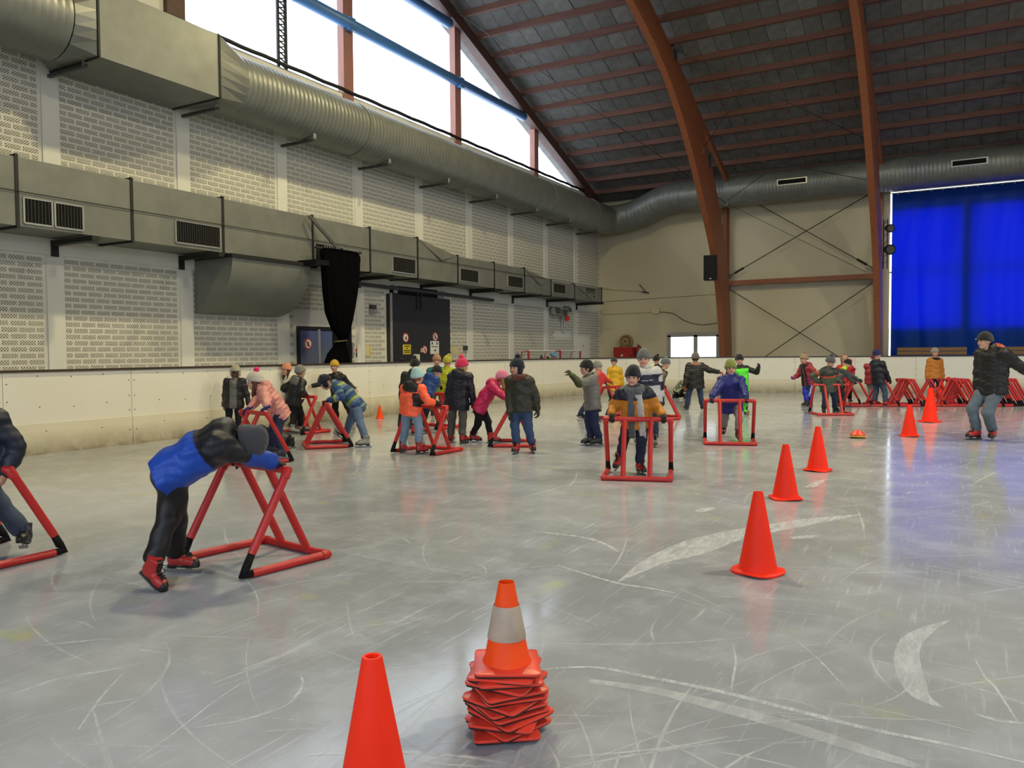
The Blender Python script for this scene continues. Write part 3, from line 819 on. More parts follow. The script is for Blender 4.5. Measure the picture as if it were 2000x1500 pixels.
dchild(MB().span((XW + 0.02, 18.78, 0), (XS, 21.98, 3.28)), 'door_leaf', 'door_black', sd)
dchild(MB().span((XW + 0.01, 18.95, 3.26), (XW + 0.06, 21.4, 3.55)), 'opening_head', 'black_plastic', sd)
for y in (20.15, 20.35): dchild(MB().span((XS, y - 0.04, 2.85), (XS + 0.03, y + 0.04, 3.5)), 'hanger', 'dark_steel', sd)
dchild(MB().span((XS, 18.78, 0), (XS + 0.03, 18.86, 3.3)), 'edge_strip', 'aluminium', sd)
for y in (18.95, 21.5): dchild(MB().span((XS, y, 3.3), (XS + 0.05, y + 0.15, 3.52)), 'roller', 'aluminium', sd)
dchild(MB().sweep([(XS, 19.18, 1.32), (XS + 0.06, 19.18, 1.32), (XS + 0.06, 19.32, 1.32)], 0.016, 8), 'handle', 'steel_blade', sd)
tag(MB().bar((XW + 0.16, 16.95, 3.47), (XW + 0.16, 24.75, 3.40), 0.12, 0.10).build('door_track', M['bracket_steel']), 'grey steel sliding track above the black door', 'track')

def disc(y, z, r, x, nseg=20): return [(x, y + r * math.cos(2 * math.pi * k / nseg), z + r * math.sin(2 * math.pi * k / nseg)) for k in range(nseg)]
def ring_sign(y, z, r, x, lab, slash=True):
    t = thing('round_sign', lab, 'sign', (x, y, z))
    child(MB().prism(disc(y, z, r, x), (0.006, 0, 0)), 'sign_plate', 'sign_white', t)
    vs = disc(y, z, r, x + 0.009) + disc(y, z, r * 0.78, x + 0.009); n = 20
    child(MB().add(vs, [(k, (k + 1) % n, n + (k + 1) % n, n + k) for k in range(n)]), 'ring', 'sign_red', t)
    child(MB().prism([(x + 0.007, y - 0.02, z - r * .45), (x + 0.007, y + r * .35, z - r * .45), (x + 0.007, y + r * .25, z + r * .1), (x + 0.007, y + r * .05, z + r * .45), (x + 0.007, y - r * .2, z + r * .1)], (0.001, 0, 0)), 'pictogram', 'sign_black', t)
    if slash: child(MB().bar((x + 0.0095, y - r * .6, z + r * .6), (x + 0.0095, y + r * .6, z - r * .6), r * .16, 0.001, (1, 0, 0)), 'slash', 'sign_red', t)
    return t
XSn = XS + 0.002
ring_sign(19.53, 1.97, 0.145, XSn, 'round red-rimmed prohibition sign above the yellow notice', False)
ring_sign(21.1, 2.02, 0.145, XSn, 'round red-rimmed prohibition sign above the white notice')
ring_sign(20.52, 1.60, 0.13, XSn, 'round red-rimmed prohibition sign in the middle of the black door')
ring_sign(15.42, 1.76, 0.15, XW + 0.07, 'round red prohibition sign on the glass door')
def plate(name, y0, y1, z0, z1, x, mt, lab, marks=()):
    t = thing(name, lab, 'sign', (x, (y0 + y1) / 2, z0))
    child(MB().span((x, y0, z0), (x + 0.008, y1, z1)), 'sign_plate', mt, t)
    for a, b_, c, d, m_ in marks:
        w, h = y1 - y0, z1 - z0
        child(MB().span((x + 0.008, y0 + a * w, z0 + c * h), (x + 0.0095, y0 + b_ * w, z0 + d * h)), 'print', m_, t)
    return t
plate('notice', 19.38, 19.78, 1.46, 1.76, XSn, 'sign_yellow', 'yellow notice with three lines of print on the black door', [(.2, .8, .78, .88, 'sign_black'), (.38, .62, .55, .65, 'sign_black'), (.12, .9, .32, .42, 'sign_black'), (.12, .9, .14, .22, 'sign_black')])
t = plate('notice', 20.82, 21.30, 1.46, 1.88, XSn, 'sign_white', 'white notice with an arrow and two small emblems on the black door', [(.14, .28, .72, .92, 'sign_black'), (.68, .86, .72, .92, 'sky_blue_steel'), (.12, .88, .54, .60, 'sign_black'), (.38, .58, .24, .32, 'sign_black')])
child(MB().prism([(XSn + 0.009, 21.09, 1.535), (XSn + 0.009, 21.16, 1.578), (XSn + 0.009, 21.09, 1.62)], (0.001, 0, 0)), 'arrow_head', 'sign_black', t)
t = plate('notice', 19.92, 20.24, 1.15, 1.47, XSn, 'sign_white', 'white sheet with a yellow warning triangle low on the black door', [(0, 1, .93, 1.0, 'aluminium')])
child(MB().prism([(XSn + 0.009, 19.97, 1.22), (XSn + 0.009, 20.19, 1.22), (XSn + 0.009, 20.08, 1.41)], (0.001, 0, 0)), 'triangle', 'sign_yellow', t)
plate('notice', 20.30, 20.42, 1.52, 1.64, XSn, 'sign_cream', 'small pale sticker beside the middle prohibition sign', [(.2, .8, .4, .6, 'sign_red')])
plate('notice', 17.66, 18.02, 1.42, 1.72, XW + 0.01, 'sign_yellow', 'yellow-edged paper notice beside the black sliding door', [(.16, .84, 0.02, .98, 'sign_cream')])
plate('notice', 22.3, 22.68, 1.46, 1.70, XW + 0.01, 'sign_yellow', 'faded cream paper notice right of the black door', [(.10, .94, 0.05, .95, 'sign_cream')])
t = thing('hazard_sign', 'small red diamond sign with green tag on the wall', 'sign', (XW + 0.01, 17.42, 1.6))
child(MB().prism([(XW + 0.01, 17.36, 1.60), (XW + 0.01, 17.43, 1.53), (XW + 0.01, 17.50, 1.60), (XW + 0.01, 17.43, 1.68)], (0.006, 0, 0)), 'diamond', 'sign_red', t)
child(MB().span((XW + 0.01, 17.38, 1.40), (XW + 0.016, 17.48, 1.52)), 'tag_plate', 'bracket_steel', t)
tag(MB().box((XW + 0.05, 23.05, 1.66), (0.1, 0.16, 0.16)).build('switch_box', M['bracket_steel']), 'small grey switch box on the wall beyond the sliding door', 'switch')
tag(MB().box((XW + 0.04, 17.2, 1.58), (0.06, 0.07, 0.45)).build('door_closer', M['aluminium']), 'slim grey handle bar on the wall by the glass door', 'handle')
t = thing('wall_lamp', 'grey wall lamp fixed over the block wall beside the sliding door', 'lamp', (XW + 0.01, 18.1, 2.75))
MB().box((0.05, 0, 0.1), (0.1, 0.22, 0.12)).build('housing', M['bracket_steel'], t); MB().box((0.06, 0, -0.03), (0.12, 0.26, 0.12)).build('diffuser', M['aluminium'], t)
# three floodlights, one with a red lens, and their cables
for k, (y, z, lab) in enumerate(((29.7, 3.22, 'grey floodlight near the far corner, left of the red beacon'), (30.42, 3.15, 'grey floodlight with red beacon lens near the far corner'), (30.9, 3.3, 'small grey floodlight near the far corner, right of the red beacon'))):
    t = thing('floodlight', lab, 'lamp', (XW + 0.02, y, z))
    MB().bar((0, 0, 0.15), (0.3, 0, 0.15), 0.05, 0.05).build('arm', M['bracket_steel'], t)
    s = 1.0 if k < 2 else 0.6
    MB().add(*[[(0.12, -0.2 * s, 0.12), (0.12, 0.2 * s, 0.12), (0.30, 0.22 * s, 0.16), (0.30, -0.22 * s, 0.16), (0.12, -0.18 * s, -0.14 * s), (0.12, 0.18 * s, -0.14 * s), (0.36, 0.22 * s, -0.18 * s), (0.36, -0.22 * s, -0.18 * s)], [(0, 1, 2, 3), (4, 7, 6, 5), (0, 4, 5, 1), (2, 6, 7, 3), (1, 5, 6, 2), (0, 3, 7, 4)]]).build('housing', M['aluminium'], t)
    MB().box((0.345, 0, 0.0), (0.02, 0.34 * s, 0.26 * s)).build('lens', M['bracket_steel'], t)
    if k == 1: MB().lathe([(0.001, -0.12), (0.09, -0.09), (0.115, 0), (0.09, 0.09), (0.001, 0.12)], (0.36, 0.12, -0.22), 12).build('beacon', M['disc_red'], t, True)
tag(MB().tube((XW + 0.04, 30.75, 3.2), (XW + 0.04, 30.75, 2.36), 0.02, n=6).tube((XW + 0.04, 30.95, 3.2), (XW + 0.04, 30.95, 2.3), 0.025, n=6).tube((XW + 0.04, 30.75, 2.36), (XW + 0.04, 30.95, 2.3), 0.02, n=6).build('conduit', M['aluminium']), 'grey conduit loop hanging below the floodlights', 'conduit')
tag(MB().span((XW, 30.1, 2.13), (XW + 0.03, 31.5, 2.36)).build('blank_panel', M['pilaster_paint']), 'plain white panel on the block wall under the floodlights', 'panel')
t = struct(thing('door_3', 'plain white service door with a yellow warning triangle', 'door', (XW, 33.0, 0)))
child(MB().span((XW, 32.42, 0), (XW + 0.04, 33.55, 2.14)), 'door_leaf', 'pilaster_paint', t)
child(MB().prism([(XW + 0.045, 32.83, 1.70), (XW + 0.045, 33.05, 1.70), (XW + 0.045, 32.94, 1.86)], (0.003, 0, 0)), 'warning_triangle', 'sign_yellow', t)
child(MB().bar((XW + 0.05, 32.5, 1.1), (XW + 0.05, 32.65, 1.1), 0.03, 0.03), 'handle', 'aluminium', t)

# gathered black protective net hanging from the duct
nt_ = thing('net_curtain', 'black protective net gathered and tied in front of the glass door', 'net', (-13.45, 15.1, 0))
prof = [(4.06, 0.66, 15.08), (3.95, 0.72, 15.08), (3.5, 0.68, 15.08), (3.0, 0.62, 15.05), (2.5, 0.50, 15.02), (2.1, 0.34, 15.05), (1.86, 0.17, 15.15), (1.78, 0.16, 15.15), (1.5, 0.36, 15.05), (1.2, 0.48, 15.0), (0.6, 0.56, 14.95), (0.05, 0.6, 14.95)]
vs, fs, n = [], [], 72
for z, r, yc in prof:
    for k in range(n):
        th = 2 * math.pi * k / n
        rr = 1 + 0.10 * math.sin(th * 13 + z) + 0.05 * math.sin(th * 29 + 2 * z)
        vs.append((-13.45 + 0.16 * min(1, r * 2.2) * math.cos(th) * rr + (-0.1 if z < 1.85 else 0), yc + r * math.sin(th) * (0.97 + 0.05 * math.sin(k * 2.4 + z * 9)), z))
for i in range(len(prof) - 1):
    for k in range(n): fs.append((i * n + k, i * n + (k + 1) % n, (i + 1) * n + (k + 1) % n, (i + 1) * n + k))
fs.append(tuple(range(n)))
child(MB().add(vs, fs), 'net', 'black_net', nt_, True)
child(MB().sweep([(-13.55 + 0.13 * math.cos(a), 15.15 + 0.19 * math.sin(a), 1.82 + 0.02 * math.sin(a)) for a in [i * math.pi / 8 for i in range(17)]], 0.016, 6), 'tie_cord', 'hose_canvas', nt_)
child(MB().bar((-13.75, 14.32, 4.84), (-13.45, 15.1, 4.02), 0.05, 0.07), 'strut', 'bracket_steel', nt_)
child(MB().tube((-13.45, 14.2, 4.04), (-13.45, 15.85, 4.08), 0.03, n=8), 'curtain_rail', 'dark_steel', nt_)
for k in range(16): child(MB().bar((-13.42, 14.5 + k * 0.08, 4.02), (-13.42, 14.5 + k * 0.08, 4.12), 0.012, 0.012, (1, 0, 0)), 'hook', 'aluminium', nt_)
child(MB().span((-13.9, 14.05, 3.62), (-13.3, 14.5, 3.74)), 'rail_end', 'black_plastic', nt_)

# ------------------------------------------------------------------ things on the long wall
# loudspeaker
sp_ = thing('loudspeaker', 'black loudspeaker hung on the timber arch above the small window', 'loudspeaker', (-8.63, 31.15, 4.28))
MB().prism([(-0.26, -0.2, 0), (0.26, -0.2, 0), (0.18, 0.2, 0), (-0.18, 0.2, 0)], (0, 0, 0.98)).build('cabinet', M['black_plastic'], sp_)
MB().box((0, -0.21, 0.5), (0.46, 0.02, 0.9)).build('grille', M['black_plastic'], sp_)
MB().box((0, -0.222, 0.06), (0.08, 0.006, 0.03)).build('badge', M['aluminium'], sp_)
MB().bar((0.0, 0.1, 0.7), (0.05, 0.45, 0.75), 0.06, 0.08).build('bracket', M['bracket_steel'], sp_)
sp_.rotation_euler = (0, 0, math.radians(14))
# stage spotlights on a pole by the curtain
sl = thing('spotlight_pole', 'dark pole with two stage spotlights beside the curtain', 'spotlight', (-2.62, 33.5, 4.6))
MB().tube((0, 0.1, 0), (0, 0.1, 1.9), 0.025, n=8).build('pole', M['dark_steel'], sl)
MB().tube((0.14, 0.1, 0), (0.14, 0.1, 1.9), 0.02, n=8).build('pole', M['dark_steel'], sl)
for k in range(7): MB().bar((0, 0.1, 0.2 + k * 0.26), (0.14, 0.1, 0.3 + k * 0.26), 0.02, 0.02).build('rung', M['dark_steel'], sl)
for z, s in ((1.52, 0.8), (0.72, 1.0)):
    h = MB().sweep([(0.10, 0.12, z + 0.05), (0.16, -0.02, z + 0.02), (0.24, -0.18, z - 0.02), (0.27, -0.24, z - 0.03)], [0.09 * s, 0.15 * s, 0.19 * s, 0.20 * s], 14).build('lamp_housing', M['black_plastic'], sl, True, 50)
    MB().lathe([(0.15 * s, 0), (0.15 * s, 0.01)], (0, 0, 0), 14).build('lens', M['bracket_steel'], h)
    h.children[0].matrix_local = Matrix.Translation((0.275, -0.25, z - 0.032)) @ Vector((0.3, -0.9, -0.1)).to_track_quat('Z', 'Y').to_matrix().to_4x4()
    MB().sweep([(0.02, 0.05, z), (0.0, -0.1, z + 0.16), (0.12, -0.1, z + 0.22)], 0.014, 6).build('yoke', M['dark_steel'], sl)
# blue curtain
cu = thing('blue_curtain', 'bright blue tarpaulin curtain hung over a tall window', 'curtain', (-2.42, 34.88, 0.95))
nx, nz_ = 150, 40
vs, fs = [], []
for j in range(nz_ + 1):
    for i in range(nx + 1):
        u, v = i / nx, j / nz_
        x = 7.75 * u; z = 6.72 * v
        fold = 0.025 * math.sin(u * 61 + 1.2 * math.sin(v * 4)) + 0.018 * math.sin(u * 23 + v * 3.1) + 0.05 * math.exp(-((u - 0.10 - 0.04 * (1 - v)) / 0.012) ** 2) * (1 - v)
        vs.append((x, fold * (1.1 - 0.7 * v), z))
for j in range(nz_):
    for i in range(nx): fs.append((j * (nx + 1) + i, j * (nx + 1) + i + 1, (j + 1) * (nx + 1) + i + 1, (j + 1) * (nx + 1) + i))
MB().add(vs, fs).build('tarpaulin', M['blue_tarpaulin'], cu, True)
MB().tube((-0.1, 0, 6.73), (7.8, 0, 6.73), 0.02, n=8).build('curtain_rail', M['aluminium'], cu)
for k in range(20): MB().box((0.2 + k * 0.39, -0.01, 6.7), (0.05, 0.03, 0.05)).build('eyelet', M['aluminium'], cu)
# window bars behind the curtain
w3 = struct(thing('window_3', 'tall window behind the blue tarpaulin curtain', 'window', (0.2, YE, 1.25)))
for x0, x1, z0, z1 in ((-2.66, 5.4, 1.25, 7.86),):
    child(MB().span((x0, YE + 0.12, z0), (x1, YE + 0.13, z1)), 'pane', 'window_glass', w3)
child(MB().span((-2.66, YE + 0.02, 4.55), (5.4, YE + 0.1, 4.61)), 'transom', 'aluminium', w3)
# benches behind the boards
for k, (x0, x1, y) in enumerate(((-2.1, 0.22, 33.6), (1.28, 2.92, 33.7))):
    t = thing('bench', ['weathered wooden bench behind the boards, left below the blue curtain', 'weathered wooden bench behind the boards past the gap, further along the curtain'][k], 'bench', ((x0 + x1) / 2, y, 0))
    L = x1 - x0
    for z in (1.53, 1.38): MB().box((0, 0.06, z - 0.02), (L, 0.04, 0.13)).build('backrest_slat', M['bench_wood'], t)
    for yy in (-0.25, -0.12): MB().box((0, yy, 1.1), (L, 0.12, 0.04)).build('seat_slat', M['bench_wood'], t)
    for sx in (-L / 2 + 0.2, L / 2 - 0.2):
        MB().bar((sx, 0.1, 0), (sx, 0.1, 1.55), 0.06, 0.06, (0, 1, 0)).build('leg', M['dark_steel'], t)
        MB().bar((sx, -0.3, 0), (sx, -0.3, 1.08), 0.06, 0.06, (0, 1, 0)).build('leg', M['dark_steel'], t)
        MB().bar((sx, -0.3, 1.06), (sx, 0.1, 1.06), 0.05, 0.05).build('rail', M['dark_steel'], t)
# fire hose reel, cabinet, extinguisher
t = thing('fire_cabinet', 'red fire cabinet on the cream wall by the corner', 'cabinet', (-13.65, 34.75, 0.9))
MB().box((0, 0, 0.4), (0.95, 0.46, 0.8)).build('body', M['cabinet_red'], t); MB().box((0, -0.235, 0.4), (0.88, 0.015, 0.72)).build('door', M['cabinet_red'], t)
MB().box((-0.05, -0.246, 0.42), (0.1, 0.006, 0.08)).build('label_plate', M['sign_white'], t)
MB().box((0.36, -0.25, 0.4), (0.03, 0.02, 0.14)).build('handle', M['dark_steel'], t)
t = thing('hose_reel', 'coiled canvas fire hose on top of the red cabinet', 'hose', (-13.55, 34.7, 1.7))
for k in range(4): MB().sweep([(r * math.cos(a), -0.1 + 0.07 * k, 0.27 + r * math.sin(a)) for r in (0.27 - 0.02 * (k % 2),) for a in [i * math.pi / 12 for i in range(25)]], 0.045, 8).build('hose_loop', M['hose_canvas'], t, True)
MB().sweep([(0, -0.14, 0.27), (0, 0.16, 0.27)], 0.2, 18).build('drum', M['hose_canvas'], t, True, 40)
MB().tube((0, -0.17, 0.27), (0, 0.18, 0.27), 0.04, n=10).build('hub', M['dark_steel'], t)
t = thing('fire_extinguisher', 'red fire extinguisher with a blue label beside the cabinet', 'extinguisher', (-13.02, 34.89, 0.75))
MB().lathe([(0.09, 0.0), (0.1, 0.02), (0.1, 0.62), (0.06, 0.7), (0.03, 0.72)], (0, 0, 0.3), 16).build('cylinder', M['cabinet_red'], t, True, 40)
MB().lathe([(0.102, 0.25), (0.102, 0.5)], (0, 0, 0.25), 16, False).build('label_band', M['sky_blue_steel'], t, True)
MB().bar((0, 0, 1.02), (0.0, -0.16, 1.1), 0.03, 0.02).build('lever', M['dark_steel'], t)
MB().sweep([(0.02, -0.02, 1.03), (0.13, -0.06, 0.98), (0.14, -0.05, 0.6)], 0.012, 6).build('hose', M['dark_steel'], t)
# conduit, junction box and cables on the long wall
tag(MB().sweep([(-14.9, 34.93, 3.5), (-14.85, 34.93, 3.3), (-12.35, 34.95, 3.32)], 0.025, 7).build('wall_conduit', M['sign_cream']), 'cream conduit running from the corner to the junction box', 'conduit')
tag(MB().box((-12.2, 34.93, 3.36), (0.34, 0.12, 0.24)).build('junction_box', M['sign_cream']), 'small cream junction box on the long wall', 'box')
tag(MB().sweep(smooth_curve([(-12.05, 34.95, 3.3), (-11.4, 34.95, 3.22), (-10.9, 34.95, 2.9), (-10.2, 34.95, 2.68), (-9.5, 34.95, 2.72), (-9.1, 34.95, 2.8)], 4), 0.012, 5).build('loose_cable', M['dark_steel']), 'thin cable sagging from the junction box to the arch', 'cable')
tag(MB().tube((-14.2, 33.2, 4.32), (-12.75, 34.9, 4.25), 0.01, n=5).build('anchor_wire', M['dark_steel']), 'thin wire from the duct end to the wall hook', 'wire')
tag(MB().tube((-14.0, 32.8, 3.72), (-9.0, 34.6, 3.98), 0.01, n=5).build('anchor_wire', M['dark_steel']), 'long thin wire from the duct end to the timber arch', 'wire')
t = thing('wall_hook', 'small dark tensioner hook where the wire meets the cream wall', 'hook', (-12.65, 34.93, 4.22))
MB().bar((-0.22, -0.02, 0.05), (0.12, -0.02, -0.03), 0.05, 0.05).build('tensioner', M['dark_steel'], t)
MB().bar((-0.35, -0.02, 0.4), (0.0, -0.02, 0.02), 0.025, 0.025).build('lever', M['dark_steel'], t)
# hockey goals parked behind the boards
def goal(y0, y1, x, lab):
    t = thing('hockey_goal', lab, 'goal', (x, (y0 + y1) / 2, 0))
    w = (y1 - y0) / 2; h = 1.55
    for s in (-1, 1): MB().tube((0, s * w, 0), (0, s * w, h), 0.04, n=10).build('post', M['cabinet_red'], t, True, 50)
    MB().tube((0, -w, h), (0, w, h), 0.035, n=10).build('crossbar', M['white_paint'], t, True, 50)
    for s in (-1, 1): MB().sweep([(0, s * w, h), (-0.35, s * (w - 0.12), h - 0.05), (-0.6, s * (w - 0.15), 0.0)], 0.02, 6).build('back_frame', M['cabinet_red'], t, True)
    net = MB()
    for k in range(13):
        y = -w + 2 * w * k / 12
        net.bar((-0.02, y, h), (-0.6, y * 0.92, 0.3), 0.006, 0.006)
    for k in range(6): net.bar((-0.1 * k, -w, h - 0.2 * k), (-0.1 * k, w, h - 0.2 * k), 0.006, 0.006)
    net.build('net', M['white_paint'], t)
goal(25.45, 27.6, -13.75, 'red and white hockey goal behind the boards by the block wall, left of the pair')
goal(28.4, 30.3, -13.9, 'red and white hockey goal behind the boards by the block wall, right of the pair')

# ------------------------------------------------------------------ hall lamps under the roof, out of the picture
for k, (x, y) in enumerate(LAMP_SPOTS):
    z = 12.3
    t = thing('hall_lamp', 'high bay hall lamp hanging under the timber roof', 'lamp', (x, y, z), group='hall lamps under the roof')
    MB().lathe([(0.05, 0.5), (0.12, 0.45), (0.16, 0.3), (0.42, 0.02), (0.42, 0.0), (0.38, 0.01), (0.14, 0.28)], (0, 0, 0), 24, False).build('reflector', M['aluminium'], t, True, 40)
    MB().tube((0, 0, 0.5), (0, 0, deck(y) - z), 0.015, n=6).build('rod', M['dark_steel'], t)
    d = bpy.data.lights.new('lamp_light', 'AREA'); d.shape = 'DISK'; d.size = 0.75; d.energy = LAMP_POWER * (1.0 if x < 0 else 1.25); d.color = LAMP_COLOR if x < 0 else LAMP_COLOR_COOL
    l = bpy.data.objects.new('lamp_light', d); COL.objects.link(l); l.parent = t; l.location = (0, 0, -0.02)
# ------------------------------------------------------------------ skate gouges in the ice (parts of the ice sheet)
def ice_poly(px, z=0.0015, name='scrape_mark', mt='ice_shavings'):
    P = [ground(*p) for p in px]
    vs = [(p[0], p[1], z) for p in P]
    me = bpy.data.meshes.new(name)
    import bmesh
    bm = bmesh.new(); f = bm.faces.new([bm.verts.new(v) for v in vs]); bmesh.ops.triangulate(bm, faces=[f]); bm.normal_update()
    for f in bm.faces:
        if f.normal.z < 0: f.normal_flip()
    bm.to_mesh(me); bm.free(); me.materials.append(M[mt])
    return link(name, me, ice)
def ice_line(px, w, z=0.002, name='scratch', mt='ice_shavings'):
    P = smooth_curve([tuple(ground(*p)[:2]) for p in px], 5)
    vs, fs = [], []
    for i, p in enumerate(P):
        q0, q1 = P[max(i - 1, 0)], P[min(i + 1, len(P) - 1)]
        tx, ty = q1[0] - q0[0], q1[1] - q0[1]; L = math.hypot(tx, ty) or 1
        ww = w * (0.35 + 0.65 * math.sin(math.pi * (i + 0.5) / len(P))) / 2
        vs += [(p[0] - ty / L * ww, p[1] + tx / L * ww, z), (p[0] + ty / L * ww, p[1] - tx / L * ww, z)]
    for i in range(len(P) - 1): fs.append((2 * i, 2 * i + 1, 2 * i + 3, 2 * i + 2))
    return MB().add(vs, fs).build(name, M[mt], ice)
def ice_crescent(outer, inner, z=0.0015):
    o_, i_ = smooth_curve([tuple(ground(*p)[:2]) for p in outer], 6), smooth_curve([tuple(ground(*p)[:2]) for p in inner], 6)
    n = len(o_); i_ = [i_[int(round(k * (len(i_) - 1) / (n - 1)))] for k in range(n)]
    vs = [(x, y, z) for p, q in zip(o_, i_) for x, y in (p, q)]
    return MB().add(vs, [(2 * k, 2 * k + 1, 2 * k + 3, 2 * k + 2) for k in range(n - 1)]).build('scrape_mark', M['ice_shavings'], ice)
ice_crescent([(1205, 1138), (1235, 1110), (1265, 1090), (1300, 1072), (1340, 1056), (1380, 1046), (1450, 1032), (1530, 1020), (1600, 1011), (1690, 1004)], [(1205, 1138), (1250, 1120), (1300, 1099), (1350, 1088), (1395, 1075), (1436, 1058), (1490, 1044), (1560, 1030), (1640, 1014), (1690, 1004)])
ice_crescent([(1860, 1210), (1800, 1226), (1762, 1246), (1747, 1275), (1750, 1315), (1770, 1350), (1800, 1371), (1846, 1384)], [(1860, 1210), (1832, 1228), (1808, 1250), (1796, 1275), (1800, 1305), (1810, 1335), (1818, 1362), (1846, 1384)])
ice_poly([(1355, 998), (1372, 992), (1397, 990), (1392, 996), (1372, 1001)])
ice_poly([(1568, 952), (1585, 944), (1612, 936), (1606, 945), (1590, 952)])
ice_poly([(1540, 1050), (1570, 1046), (1608, 1046), (1585, 1051), (1550, 1053)])
ice_line([(1060, 1308), (1160, 1304), (1260, 1322), (1400, 1350), (1560, 1390), (1700, 1425), (1850, 1455), (2000, 1490)], 0.035)
ice_line([(1150, 1330), (1280, 1350), (1420, 1385), (1560, 1425), (1700, 1470), (1800, 1500)], 0.09, mt='ice_scratch')
ice_line([(1040, 1038), (1140, 1050), (1185, 1065), (1208, 1079)], 0.04)
ice_line([(1090, 1105), (1200, 1138), (1260, 1148), (1320, 1159)], 0.03)
ice_line([(1430, 1255), (1437, 1290), (1432, 1325), (1428, 1350)], 0.012)
ice_line([(1555, 1252), (1600, 1290), (1660, 1355)], 0.010)
ice_line([(75, 1262), (140, 1255), (220, 1248)], 0.02)
ice_line([(30, 1355), (120, 1325), (200, 1312), (240, 1306)], 0.022)
ice_line([(380, 1422), (470, 1408), (560, 1378), (590, 1340), (588, 1322)], 0.018)
ice_line([(250, 1494), (330, 1440), (420, 1370), (480, 1330)], 0.010)
ice_line([(150, 1430), (200, 1360), (245, 1312)], 0.012)
ice_line([(470, 1310), (560, 1275), (640, 1235)], 0.015)
ice_line([(1020, 1500), (900, 1478), (760, 1470), (600, 1475)], 0.02, mt='ice_scratch')
ice_line([(1110, 1480), (1300, 1462), (1420, 1440)], 0.015, mt='ice_scratch')
ice_line([(1905, 1290), (1925, 1325), (1945, 1345), (1990, 1415)], 0.016)
ice_line([(1905, 1395), (1950, 1408), (2000, 1413)], 0.03)
rs = random.Random(21)
scr = MB()
for k in range(520):
    f = 2.3 + 22 * rs.random() ** 2.0; lat = (rs.random() * 1.5 - 0.78) * f
    p = FWD * f + RGT * lat
    if p[0] < -11.9: continue
    a = rs.gauss(0.1, 0.75) + TURN; L = rs.uniform(0.15, 1.1) * (1 + f / 14); cv = rs.gauss(0, 0.5); w = rs.uniform(0.002, 0.006) * (1 + f / 10)
    pts = []
    for i in range(7):
        t = i / 6; aa = a + cv * (t - 0.5)
        if i: p = p + np.array([math.cos(aa), math.sin(aa), 0]) * L / 6
        pts.append((p[0], p[1], aa))
    vs, fs = [], []
    for i, (x, y, aa) in enumerate(pts):
        ww = w * math.sin(math.pi * (i + 0.3) / 6.6)
        vs += [(x - math.sin(aa) * ww, y + math.cos(aa) * ww, 0.001), (x + math.sin(aa) * ww, y - math.cos(aa) * ww, 0.001)]
    for i in range(6): fs.append((2 * i, 2 * i + 1, 2 * i + 3, 2 * i + 2))
    scr.add(vs, fs)
scr.build('scratches', M['ice_scratch'], ice)['kind'] = 'stuff'

# ------------------------------------------------------------------ skating aids (red tube frames)
W2, D2, HT, RT = 0.385, 0.35, 0.69, 0.029
def frame_proto():
    t = thing('skating_aid', 'x', 'skating aid')
    MB().tube((-W2, 0.02, HT), (W2, 0.02, HT), RT, n=12).build('top_bar', M['frame_red'], t, True, 50)
    MB().tube((-W2, D2, RT), (W2, D2, RT), RT, n=12).build('base_bar', M['frame_red'], t, True, 50)
    for s in (-1, 1):
        MB().tube((s * W2, D2, RT), (s * W2, -D2 + 0.07, RT), RT, n=12).build('side_bar', M['frame_red'], t, True, 50)
        MB().tube((s * W2, 0.02, HT), (s * W2, -D2 + 0.07, RT + 0.13), RT, n=12).build('rear_strut', M['frame_red'], t, True, 50)
        MB().sweep([(s * W2, -D2 + 0.075, RT + 0.14), (s * W2, -D2 + 0.03, RT + 0.05), (s * W2, -D2 + 0.0, RT + 0.005), (s * W2, -D2 + 0.075, RT)], [0.026, 0.030, 0.033, 0.026], 10).build('joint', M['black_plastic'], t, True)
        MB().tube((s * W2 * 0.40, 0.02, HT), (s * W2 * 0.40, D2, RT), RT, n=12).build('front_strut', M['frame_red'], t, True, 50)
        MB().sweep([(s * (W2 - 0.05), D2, RT), (s * W2, D2, RT), (s * W2, D2 - 0.05, RT)], RT + 0.005, 12).build('elbow', M['frame_red'], t, True, 50)
        MB().sweep([(s * (W2 - 0.05), 0.02, HT), (s * W2, 0.02, HT), (s * W2, -0.005, HT - 0.05)], RT + 0.005, 12).build('elbow', M['frame_red'], t, True, 50)
    return t
FR0 = frame_proto(); fr_used = [False]
FR = {}
def frame(key, x, y, h, lab, group=None, s=1.0):
    if fr_used[0]: o = copy_tree(FR0)
    else: o = FR0; fr_used[0] = True
    o.location = (x, y, 0); o.rotation_euler = (0, 0, math.atan2(-h[0], h[1])); o['label'] = lab
    if group: o['group'] = group
    elif 'group' in o: del o['group']
    FR[key] = (np.array([x, y, 0.0]), np.array([h[0], h[1], 0.0]) / math.hypot(*h[:2]))
    return o
def bar_pt(key, s):
    """a point on the top bar, s in -1..1 from its left end to its right end seen in heading direction"""
    c, h = FR[key]; r = np.array([h[1], -h[0], 0.0])
    return c + h * 0.02 + r * W2 * s + np.array([0, 0, HT])
c_h = (-0.27, -0.96); cj = ground(571, 902)
frame('A', -4.45, 4.02, (0.10, 0.66), 'red tube skating aid pushed by the child in blue and black jacket')
frame('B', -6.24, 3.10, (0.0, -1), 'red tube skating aid in front of the navy-jacketed skater, only its rear corner in view')
frame('C', cj[0] + 0.35 * c_h[0] - 0.385 * 0.96, cj[1] + 0.35 * c_h[1] + 0.385 * 0.27, c_h, 'red tube skating aid held by the girl in the pale pink jacket')
frame('D', -10.86, 11.0, (0.05, 1), 'red tube skating aid held by the boy in grey hood and grey hat')
